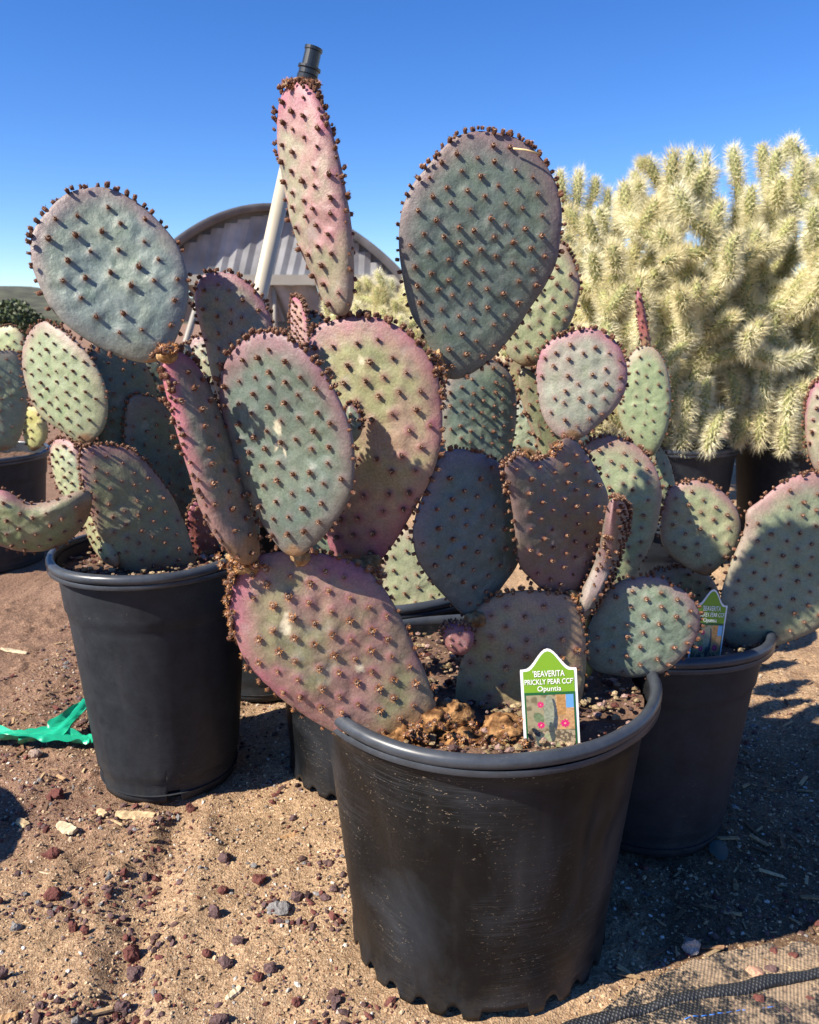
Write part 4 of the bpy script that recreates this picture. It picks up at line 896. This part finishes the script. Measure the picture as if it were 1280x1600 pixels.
# ------------------------------------------------------------------ plant tags
def tag_shape(w_, h_):
    """arched top outline: flat shoulders then a hump"""
    pts = [(-w_ / 2, 0), (w_ / 2, 0), (w_ / 2, h_ * .80)]
    for k in range(19):
        f = k / 18; x = w_ / 2 * (1 - 2 * f); e = abs(1 - 2 * f)
        z = h_ * (.815 + .185 * (.5 + .5 * cos(pi * min(1, e / .86))) if e < .86 else .815); pts.append((x * .985, z))
    pts.append((-w_ / 2, h_ * .80)); return np.array(pts)
def sheet(pts, y, thick=0.0):
    n = len(pts); c = pts.mean(0)
    V = [np.stack([pts[:, 0], np.full(n, y), pts[:, 1]], 1), np.array([[c[0], y, c[1]]])]; q = np.arange(n)
    F = [np.stack([q, (q + 1) % n, np.full(n, n)], 1)]
    if thick:
        V += [np.stack([pts[:, 0], np.full(n, y + thick), pts[:, 1]], 1), np.array([[c[0], y + thick, c[1]]])]
        F.append(np.stack([(q + 1) % n, q, np.full(n, n)], 1) + n + 1); F.append(np.stack([q, q + n + 1, (q + 1) % n + n + 1], 1)); F.append(np.stack([(q + 1) % n, q + n + 1, (q + 1) % n + n + 1], 1))
    return np.vstack(V), np.vstack(F)
def text_mesh(s, size, font_w=1.0, bold=0.0):
    cu = bpy.data.curves.new('txt', 'FONT'); cu.body = s; cu.size = size; cu.align_x = 'CENTER'; cu.offset = bold; cu.extrude = 0.00006
    o = bpy.data.objects.new('txt', cu); C.objects.link(o); bpy.context.view_layer.update()
    dg = bpy.context.evaluated_depsgraph_get(); me = bpy.data.meshes.new_from_object(o.evaluated_get(dg)); bpy.data.objects.remove(o)
    return me
def picture(w_, h_):
    nx, nz_ = 90, 130; xs = np.linspace(0, 1, nx); zs = np.linspace(0, 1, nz_); Xp, Zp = np.meshgrid(xs, zs); p = np.stack([Xp, Zp, Xp * 0], -1)
    n1_ = np.clip((fbm(p * [1, 1.5, 1], 24, 3, 3) - .5) * 1.9 + .5, 0, 1); n2_ = fbm(p * [1, 1.5, 1], 9, 2, 8)
    c = np.array([.16, .13, .09]) + (np.array([.52, .42, .28]) - np.array([.16, .13, .09])) * sstep(.4, .62, n1_)[..., None]
    c = np.where((Zp > .40)[..., None], np.array([.20, .17, .10]) + (np.array([.42, .36, .22]) - np.array([.2, .17, .1])) * sstep(.4, .6, n2_)[..., None], c)
    rgt = (Xp > .62) & (Zp > .42); c = np.where(rgt[..., None], np.array([.62, .36, .17]) * (.7 + .6 * n1_[..., None]), c)
    skyr = (Xp > .84) & (Zp > .78); c = np.where(skyr[..., None], np.array([.16, .42, .78]), c)
    lampp = (np.abs(Xp - .74) < .09) & (Zp > .66); c = np.where(lampp[..., None], np.array([.50, .27, .10]) * (.8 + .5 * n1_[..., None]), c)
    def ell(cxx, cz, a, b_, ang, colr, ed=None):
        nonlocal c
        ca_, sa_ = cos(ang), sin(ang); u = (Xp - cxx) * ca_ + (Zp - cz) * 1.4 * sa_; v = -(Xp - cxx) * sa_ + (Zp - cz) * 1.4 * ca_; d = (u / a) ** 2 + (v / b_) ** 2
        c = np.where((d < 1)[..., None], np.array(colr) * (.75 + .5 * n1_[..., None]), c)
    ell(.58, .68, .07, .36, .05, (.07, .09, .11)); ell(.47, .72, .11, .38, .0, (.34, .36, .26))
    ell(.30, .22, .12, .24, .3, (.10, .13, .13)); ell(.40, .20, .10, .24, -.1, (.40, .43, .26)); ell(.52, .38, .06, .24, .1, (.08, .1, .1))
    ell(.70, .14, .12, .12, 0, (.42, .42, .24)); ell(.25, .62, .10, .14, .5, (.20, .26, .14))
    for fx, fz, s_ in ((.30, .84, .075), (.29, .50, .085), (.80, .52, .10)):
        d = np.hypot(Xp - fx, (Zp - fz) * 1.4); aa = np.arctan2((Zp - fz) * 1.4, Xp - fx); ed = s_ * (.55 + .45 * np.abs(np.sin(aa * 4 + fz * 9)) ** .6)
        c = np.where((d < ed)[..., None], np.array([.78, .03, .20]) * (.7 + .5 * np.abs(np.cos(aa * 5)))[..., None], c); c = np.where((d < ed * .25)[..., None], np.array([.9, .5, .3]), c)
    V = np.stack([(Xp - .5) * w_, Xp * 0, Zp * h_], -1).reshape(-1, 3)
    return mkmesh('picture', V, grid_faces(nz_, nx), np.clip(c * .72, 0, 1).reshape(-1, 3), True, [M_paint])
PIC = None
def plant_tag(p0, hgt, wid, yaw, roll, lean, label):
    global PIC
    T = thing('plant_tag', p0, label, 'plant tag', 'printed plant tags')
    T.rotation_mode = 'ZYX' if False else 'XYZ'
    T.rotation_euler = (lean, roll, yaw)
    V, F = sheet(tag_shape(wid, hgt), 0, .0008); link('card', mkmesh('card', V, F, None, False, [M_tagwhite]), T)
    V, F = sheet(tag_shape(wid * .90, hgt * .975) + [0, 0], -.0004); V[:, 2] += hgt * .002
    k = V[:, 2] < hgt * .56; V[k, 2] = hgt * .56
    link('green_panel', mkmesh('green_panel', V, F, None, False, [M_taggreen]), T)
    V, F = sheet(np.array([[-wid * .45, hgt * .0], [wid * .45, hgt * .0], [wid * .45, hgt * .60], [-wid * .45, hgt * .60]]), -.0006); link('picture_border', mkmesh('picture_border', V, F, None, False, [M_tagdark]), T)
    me = picture(wid * .84, hgt * .56); o = link('picture', me, T); o.location = (0, -.0009, hgt * .015)
    for s_, sz, zf, b_ in (("'BEAVERITA", .150, .745, .00006), ("PRICKLY PEAR CCF'", .128, .675, .00006), ("Opuntia", .125, .612, .00002)):
        me = text_mesh(s_, wid * sz * 1.05, 1, b_); me.materials.clear(); me.materials.append(M_ink)
        xs = [v.co.x for v in me.vertices]; wd = max(xs) - min(xs); lim = {"'BEAVERITA": .56, "PRICKLY PEAR CCF'": .86, "Opuntia": .42}[s_] * wid
        o = link('lettering', me, T); o.location = (0, -.0010, hgt * zf); o.rotation_euler = (R(90), 0, 0); o.scale = (lim / wd, 1.0, 1)
    return T
pA = at(864, 1176, .838); hA = (1176 - 1008) / 1247 * .88 * 1.0
plant_tag(pA - [0, 0, .004], hA + .006, .0625, R(-4), R(-4.5), R(-6), 'upright green and white plant tag in the front pot, picture of pink cactus flowers')
pB = at(1098, 1042, 1.12)
plant_tag(pB - [0, 0, .01], .125, .066, R(26), R(11), R(-6), 'tilted plant tag in the right pot, half hidden behind the low green pad')

# ------------------------------------------------------------------ scatter
def ico():
    f = (1 + 5 ** .5) / 2
    V = np.array([(-1, f, 0), (1, f, 0), (-1, -f, 0), (1, -f, 0), (0, -1, f), (0, 1, f), (0, -1, -f), (0, 1, -f), (f, 0, -1), (f, 0, 1), (-f, 0, -1), (-f, 0, 1)], float); V /= np.linalg.norm(V[0])
    F = np.array([(0, 11, 5), (0, 5, 1), (0, 1, 7), (0, 7, 10), (0, 10, 11), (1, 5, 9), (5, 11, 4), (11, 10, 2), (10, 7, 6), (7, 1, 8), (3, 9, 4), (3, 4, 2), (3, 2, 6), (3, 6, 8), (3, 8, 9), (4, 9, 5), (2, 4, 11), (6, 2, 10), (8, 6, 7), (9, 8, 1)])
    return V, F
IV, IF = ico()
def subdiv(V, F):
    cache = {}; V = list(V); out = []
    def mid(a, b_):
        k = (min(a, b_), max(a, b_))
        if k not in cache: m = (V[a] + V[b_]) / 2; V.append(m / np.linalg.norm(m)); cache[k] = len(V) - 1
        return cache[k]
    for a, b_, c in F:
        x, y, z = mid(a, b_), mid(b_, c), mid(c, a); out += [(a, x, z), (x, b_, y), (z, y, c), (x, y, z)]
    return np.array(V), np.array(out)
IV2, IF2 = subdiv(IV, IF); IV3, IF3 = subdiv(IV2, IF2)
def gh(x, y): return float(ground_h(np.array([x, y, 0.])))
def in_pot(x, y):
    for c_, r_ in ((A, .183), (Lc, .13), (Cc_, .175), (Bc, .136)):
        if (x - c_[0]) ** 2 + (y - c_[1]) ** 2 < r_ ** 2: return True
    return False
RED = (.13, .050, .042); PUR = (.115, .072, .070); TAN = (.42, .31, .20); WHT = (.55, .50, .44); GRY = (.20, .19, .185)
fab = None
def scatter(name, n, region, smin, smax, cols, probs, label, cat, seed, dens=None, chip=False, exclude_fab=False):
    r = np.random.RandomState(seed); pts = []
    while len(pts) < n:
        m = 4000; x = region[0] + (region[1] - region[0]) * r.rand(m); u = r.rand(m); y = region[2] + (region[3] - region[2]) * u ** 1.4
        keep = np.ones(m, bool) if dens is None else r.rand(m) < dens(x, y)
        for xx, yy in zip(x[keep], y[keep]):
            if not in_pot(xx, yy): pts.append((xx, yy))
    pts = np.array(pts[:n]); zs = ground_h(np.stack([pts[:, 0], pts[:, 1], pts[:, 0] * 0], -1))
    s = smin + (smax - smin) * r.rand(n) ** 3.5; base = IV
    if chip: base, FF = box((0, 0, 0), (2, .55, .28)); FF = np.vstack([FF[:, [0, 1, 2]], FF[:, [0, 2, 3]]])
    else: FF = IF
    nv = len(base)
    Vt = np.repeat(base[None], n, 0) * (1 + (r.rand(n, nv, 1) - .5) * (.5 if not chip else .35))
    Vt = Vt * (np.stack([1 + .5 * r.rand(n), 1 - .3 * r.rand(n), (.65 + .25 * r.rand(n))], 1) * s[:, None])[:, None]
    a = r.rand(n) * 6.283; tl = (r.rand(n) - .5) * (.5 if chip else .8); ca, sa = np.cos(a), np.sin(a)
    z_ = Vt[..., 2] + Vt[..., 0] * tl[:, None]; x_ = Vt[..., 0] * ca[:, None] - Vt[..., 1] * sa[:, None]; y_ = Vt[..., 0] * sa[:, None] + Vt[..., 1] * ca[:, None]
    Vt = np.stack([x_ + pts[:, 0][:, None], y_ + pts[:, 1][:, None], z_ + zs[:, None] + s[:, None] * (.3 if not chip else .35)], -1)
    ci = r.choice(len(cols), n, p=probs); cc = np.array(cols)[ci] * (.65 + .7 * r.rand(n))[:, None]
    Fa = (FF[None] + (np.arange(n) * nv)[:, None, None]).reshape(-1, 3)
    o = link(name, mkmesh(name, Vt.reshape(-1, 3), Fa, np.repeat(cc, nv, 0), False, [M_wood if chip else M_stone])); tag(o, label, cat, None, 'stuff')
def dclump(x, y):
    p = np.stack([x, y, x * 0], -1); v = .35 + sstep(.5, .62, fbm(p, 7, 3, 55)) * .65
    return v * np.where((x < -.02), 1.0, .6)
scatter('fine_gravel', 42000, (-.9, .9, .66, 2.2), .0008, .0034, [TAN, WHT, RED, PUR, GRY, (.30, .2, .12)], [.46, .07, .11, .10, .05, .21], 'fine tan and white grit covering the sand', 'gravel', 1)
def dred(x, y):
    p = np.stack([x, y, x * 0], -1); k = np.clip(((x - F0[0]) * (F1[0] - F0[0]) + (y - F0[1]) * (F1[1] - F0[1])) / np.sum((F1 - F0) ** 2), 0, 1); fd = np.hypot(x - F0[0] - k * (F1[0] - F0[0]), y - F0[1] - k * (F1[1] - F0[1]))
    return np.exp(-(fd / .03) ** 2) + sstep(.54, .64, fbm(p, 9, 3, 77)) * np.where(x < .1, 1, .25) + .02
scatter('lava_gravel', 5200, (-.95, .75, .66, 2.2), .0014, .0068, [RED, PUR, (.12, .07, .06), GRY], [.42, .35, .15, .08], 'small dark red lava gravel in loose drifts on the sand', 'gravel', 2, dred)
scatter('wood_mulch', 1500, (-.95, 1.0, .66, 2.2), .0035, .0125, [(.36, .24, .13), (.20, .12, .07), (.45, .32, .18), (.12, .075, .05)], [.3, .3, .15, .25], 'splinters and bark bits strewn over the ground', 'mulch', 3, lambda x, y: np.where(x > .22, 1.0, np.where((x < -.35) & (y > 1.05), .55, .06)), True)
# grit on the soil of the front pot
def pot_grit(c_, r_, z, n, seed, label):
    r = np.random.RandomState(seed); a = r.rand(n) * 6.283; q_ = np.sqrt(r.rand(n)) * r_; s = .0012 + .0042 * r.rand(n) ** 3
    pts = np.stack([c_[0] + q_ * np.cos(a), c_[1] + q_ * np.sin(a), z + s * .4 + (r.rand(n) - .5) * .004], 1); nv = 12
    V = np.repeat(IV[None], n, 0) * (1 + (r.rand(n, nv, 1) - .5) * .5) * s[:, None, None] * [1.2, 1, .8] + pts[:, None]
    cols = np.array([TAN, RED, PUR, (.5, .38, .22), (.3, .22, .12), (.45, .3, .26)])[r.randint(0, 6, n)] * (.42 + .45 * r.rand(n))[:, None]
    o = link('soil_grit', mkmesh('soil_grit', V.reshape(-1, 3), (IF[None] + (np.arange(n) * nv)[:, None, None]).reshape(-1, 3), np.repeat(cols, nv, 0), False, [M_stone])); tag(o, label, 'gravel', None, 'stuff')
pot_grit(A, .198, .352, 1500, 5, 'pinkish grit on the soil of the front pot'); pot_grit(Lc, .154, .402, 600, 6, 'dark grit on the soil of the left pot'); pot_grit(Bc, .155, .324, 500, 7, 'dark grit on the soil of the right pot')

# single stones and chips
def rock(px, py, wpx, hpx, colr, label, group=None, seed=0, cat='stone', name='lava_rock', z=0):
    g = ground_at(px, py, 0); k = g[1] / 1247 * 1.12; r = np.random.RandomState(seed); wpx *= .85; hpx *= .85; s = np.array([wpx * k / 2, wpx * k / 2 * .8, hpx * k / 2 * 1.15])
    D = IV3.copy(); f = 1 + (fbm(D + seed, 1.6, 3, seed) - .5) * .9 + (noise(D * 5 + seed, 1, seed) - .5) * .18
    # chop facets
    for q_ in range(5):
        pl = r.randn(3); pl /= np.linalg.norm(pl); dd = D @ pl; D = D - np.clip(dd - .62, 0, 1)[:, None] * pl * .85
    V = D * f[:, None] * s; cc = np.array(colr) * (.7 + .6 * fbm(D * 3 + seed, 2, 3, seed))[:, None]
    V[:, 2] = np.maximum(V[:, 2], -s[2] * .6)
    o = link(name, mkmesh(name, V, IF3, cc, False, [M_stone])); o.location = (g[0], g[1], gh(g[0], g[1]) + s[2] * .45 + z); tag(o, label, cat, group)
GR = 'larger lava rocks lying on the sand'
rk = [(335,1425,30,30,PUR,'dark purple lava rock, largest of the cluster left of the front pot base'), (348,1388,20,16,RED,'reddest lava rock, just above the largest purple one'), (372,1465,26,16,PUR,'flattish mauve rock below the purple lava rock cluster'),
      (436,1413,42,20,GRY,'flat grey stone nearest the left side of the front pot'), (465,1398,24,20,PUR,'purplish rock right beside the flat grey stone'), (351,1497,30,24,PUR,'purple lava rock low in the middle of the sand'),
      (322,1484,20,18,RED,'small red lava rock left of the low purple one'), (424,1508,28,24,PUR,'greyish purple rock beside the cream chip'), (403,1522,24,18,RED,'red lava lump touching the greyish purple rock'),
      (464,1562,20,18,RED,'red rock near the bottom edge, left of the pot'), (298,1260,18,20,RED,'upright red rock against the drain hole of the tall left pot'), (115,1452,20,22,RED,'red lava rock in the drift at the lower left'),
      (133,1460,18,18,RED,'dark red rock just right of the lower left drift rock'), (82,1402,34,24,RED,'cluster-sized red rock at the left of the drift'), (24,1450,22,18,GRY,'grey-blue stone near the left edge'),
      (5,1525,24,30,PUR,'purple rock cut by the left frame edge'), (63,1572,20,16,PUR,'mauve stone near the bottom left corner'), (205,1482,40,30,RED,'broad red lava lump in the long drift'),
      (210,1508,34,22,PUR,'dark lava lump at the end of the long drift'), (190,1560,30,22,PUR,'purple lump at the bottom of the drift'), (352,1340,26,18,PUR,'jagged purple stone on bare sand above the cluster'), (405,1370,28,16,RED,'red-brown stones right of the jagged one'),
      (343,1595,36,22,PUR,'dark rock cut by the bottom frame edge'), (523,1386,18,14,PUR,'small brown stone touching the sand left of the pot wall'), (92,1245,26,24,RED,'dull red lava lump left of the tall pot base'), (80,1335,30,20,RED,'dark red lava heap at mid left'),
      (1077,1484,36,34,(.33,.29,.27),'pale pinkish-grey rock at the shadow edge right of the front pot'), (1210,1485,22,18,RED,'red rock at the right on the woven cloth'), (1240,1492,20,18,RED,'red rock right of the other small red rocks'), (1205,1512,24,18,PUR,'mauve rock under the small red rocks'),
      (1180,1520,36,20,(.45,.26,.18),'salmon coloured flat rock above the woven fold'), (1186,1562,22,22,RED,'red cube-like rock below the woven fold'), (1230,1577,26,16,PUR,'purple rock on the cloth in the lower right corner'), (56,1182,22,20,(.36,.27,.22),'tan rock below the green ribbon')]
for i, (x, y, w_, h_, c_, l_) in enumerate(rk): rock(x, y, w_, h_, c_, l_, 'lava rocks and stones on the ground', i + 3)
def chip(px, py, Lpx, wpx, ang, colr, label, seed=0, bark=False):
    g = ground_at(px, py, 0); k = g[1] / 1247 * 1.12; L = Lpx * k; W = wpx * k; r = np.random.RandomState(seed); nx = 10
    xs = np.linspace(-.5, .5, nx); V = []
    for x in xs:
        ww = W / 2 * (1 - .5 * abs(2 * x) ** 3) * (1 + (r.rand() - .5) * .4); hh = W * .28
        V += [(x * L, -ww, 0), (x * L + (r.rand() - .5) * .002, -ww * .7, hh * (.8 + .4 * r.rand())), (x * L, ww * .6, hh * (.8 + .4 * r.rand())), (x * L, ww, 0)]
    V = np.array(V); F = grid_faces(nx, 4, True)
    cap_ = np.array([[0, 1, 2, 3], [(nx - 1) * 4 + 3, (nx - 1) * 4 + 2, (nx - 1) * 4 + 1, (nx - 1) * 4]])
    cc = np.array(colr) * (.7 + .6 * r.rand(len(V)))[:, None]
    o = link('wood_chip', mkmesh('wood_chip', V, np.vstack([F, cap_]), cc, False, [M_wood])); o.location = (g[0], g[1], gh(g[0], g[1]) + .001); o.rotation_euler = ((r.rand() - .5) * .2, (r.rand() - .5) * .15, ang); tag(o, label, 'wood chip', 'wood chips on the ground')
W1 = (.52, .38, .22); W2 = (.36, .22, .11); W3 = (.55, .45, .30)
for i, a in enumerate([(212,1276,62,18,-.1,W1,'long pale wood chip under the tall left pot'), (105,1300,38,20,-.5,W3,'blocky cream wood chip left of the long one'), (160,1272,22,14,-.7,W1,'short wood chip between the cream block and the long chip'),
        (36,1286,26,16,-.6,W1,'yellowish chip near the left edge'), (452,1300,28,10,.3,W2,'brown stick chip on bare sand behind the front pot'), (364,1546,30,14,.9,W3,'cream angular chip among the red rocks near the bottom'), (1145,1500,46,14,.3,W2,'brown leaf-shaped chip above the woven fold'),
        (1178,1555,40,14,-.05,W2,'brown block chip lying on the woven fold'), (1222,1505,30,16,-.8,W1,'pale chip between red rocks at the right'), (1268,1476,44,12,-.3,W1,'pale shredded wood at the right edge'), (1105,1506,34,18,.4,W1,'sandy bark piece right of the pale rock'), (10,1588,34,20,.4,W2,'brown chip in the bottom left corner'),
        (22,1018,44,8,-.25,W3,'forked straw-coloured splinter beside the tall left pot'), (170,1560,12,12,0,W3,'small white square chip at the bottom of the drift'), (1150,1380,34,8,1.3,W2,'thin twig chip in the shade at the right'), (75,1362,36,4,-.3,W3,'thin white straw on the sand at lower left')]): chip(*a, seed=i)

# ------------------------------------------------------------------ ground cloth, fold, thread
def sheet_poly(px_pts, name, m, dz, n=90):
    P_ = np.array([ground_at(x, y, 0)[:2] for x, y in px_pts]); P_ = closed_spline(P_, 160); c = P_.mean(0); ks = np.linspace(0, 1, n)
    q = c + ks[:, None, None] * (P_ - c)[None]; jag = (noise(np.concatenate([P_ * 60, P_[:, :1] * 0], 1), 1, 4) - .5) * .02; q = q + (ks ** 6)[:, None, None] * jag[None, :, None]
    P3 = np.concatenate([q, q[..., :1] * 0], -1)
    wr = (fbm(P3, 6, 2, 90) - .5) * .010
    h = (fbm(P3, 5, 3, 1) - .5) * .022 + (fbm(P3, 26, 1, 5) - .5) * .006 + dz + wr * .6
    h = np.maximum(h, ground_h(P3) + .0015 - .006 * (ks[:, None] > .97))
    V = np.concatenate([q, h[..., None]], -1).reshape(-1, 3)
    return link(name, mkmesh(name, V, grid_faces(n, 160, True), None, True, [m]))
o = sheet_poly([(930,1585),(1000,1545),(1075,1510),(1160,1480),(1250,1478),(1330,1480),(1400,1560),(1400,1700),(1100,1720),(900,1680),(890,1610)], 'ground_cloth', M_fabric, .002); tag(o, 'black woven weed cloth dusted with sand in the lower right corner', 'weed cloth')
def fold():
    px_ = [(860,1625),(905,1603),(960,1590),(1020,1577),(1090,1560),(1160,1548),(1215,1532),(1280,1520),(1340,1508)]
    pts = np.array([ground_at(x, y, 0) for x, y in px_]); pts = np.stack([np.interp(np.linspace(0, len(pts) - 1, 80), np.arange(len(pts)), pts[:, k]) for k in range(3)], 1)
    pts[:, 2] = ground_h(pts) + .007; r_ = .0075 + .0015 * np.sin(np.linspace(0, 12, 80))
    V, F = tube(pts, r_, 16); V[:, 2] = (V[:, 2] - .006) * .75 + .006
    o = link('cloth_fold', mkmesh('cloth_fold', V, F, None, True, [M_fold])); tag(o, 'rolled dark hem of the weed cloth running to the right edge', 'cloth hem')
fold()
T = thing('blue_thread', ground_at(1120, 1575), 'broken blue marking thread in the weed cloth below the hem', 'thread')
o0 = ground_at(1120, 1575)
for i in range(15):
    x = 1030 + i * 13; y = 1593 - (x - 1030) * .19
    a = ground_at(x, y + 14); b_ = ground_at(x + 9, y + 12.5); a[2] = gh(a[0], a[1]) + .006; b_[2] = gh(b_[0], b_[1]) + .006
    V, F = tube([a - o0, b_ - o0], .0006, 6); link('stitch', mkmesh('stitch', V, F, None, True, [M_blue]), T)

# green ribbon at left
def ribbon():
    T = thing('green_ribbon', ground_at(70, 1150), 'crumpled bright green plastic ribbon on the mulch beside the tall pot', 'ribbon'); o0 = ground_at(70, 1150)
    def strip(px_, wid, seed, twist):
        pts = np.array([np.append(ground_at(x, y, z_)[:2], z_) for x, y, z_ in px_]); n = 60; tt = np.linspace(0, len(pts) - 1, n)
        pts = np.stack([np.interp(tt, np.arange(len(pts)), pts[:, k]) for k in range(3)], 1)
        k_ = np.ones(7) / 7; pts[3:-3] = np.stack([np.convolve(pts[:, k], k_, 'valid') for k in range(3)], 1)
        T_ = np.gradient(pts, axis=0); T_ /= np.linalg.norm(T_, axis=1)[:, None]; side = np.cross(T_, [0, 0, 1.]); m = 11; V = []
        for j, f in enumerate(np.linspace(-1, 1, m)):
            a = twist * np.sin(np.linspace(0, 5, n) + seed); wv = wid * (1 - .35 * np.abs(np.sin(np.linspace(0, 4, n) + seed)))
            lift = .0055 * np.sin(f * 5 + np.linspace(0, 9, n) + seed) + .003 * np.sin(f * 11 + np.linspace(0, 21, n))
            V.append(pts + side * (f * wv * np.cos(a))[:, None] + np.array([0, 0, 1.]) * (np.abs(f * wv * np.sin(a)) * .8 + lift)[:, None])
        V = np.stack(V, 0).reshape(-1, 3)
        link('strand', mkmesh('strand', V - o0, grid_faces(m, n), None, True, [M_green]), T)
    strip([(-15,1150,.012),(15,1150,.022),(45,1150,.020),(80,1146,.022),(110,1125,.030),(138,1096,.034)], .028, .4, .5)
    strip([(30,1156,.018),(70,1148,.024),(100,1152,.018),(130,1156,.012),(145,1156,.012)], .026, 2.0, .4)
ribbon()
o = sheet_poly([(1108,1325),(1125,1322),(1136,1336),(1132,1348),(1114,1345)], 'plastic_scrap', M_teal, .008, 12); tag(o, 'small teal plastic scrap in the shade right of the pots', 'scrap')

# straw lying on the upper right pad
a = at(802, 232, .935); b_ = at(842, 240, .93)
V, F = tube([a - a, (b_ - a) * .5 + [0, 0, .001], b_ - a], .0011, 6); o = link('straw', mkmesh('straw', V, F, None, True, [M_straw])); o.location = tuple(a); tag(o, 'dry pale straw caught on top of the big upper right pad', 'straw')
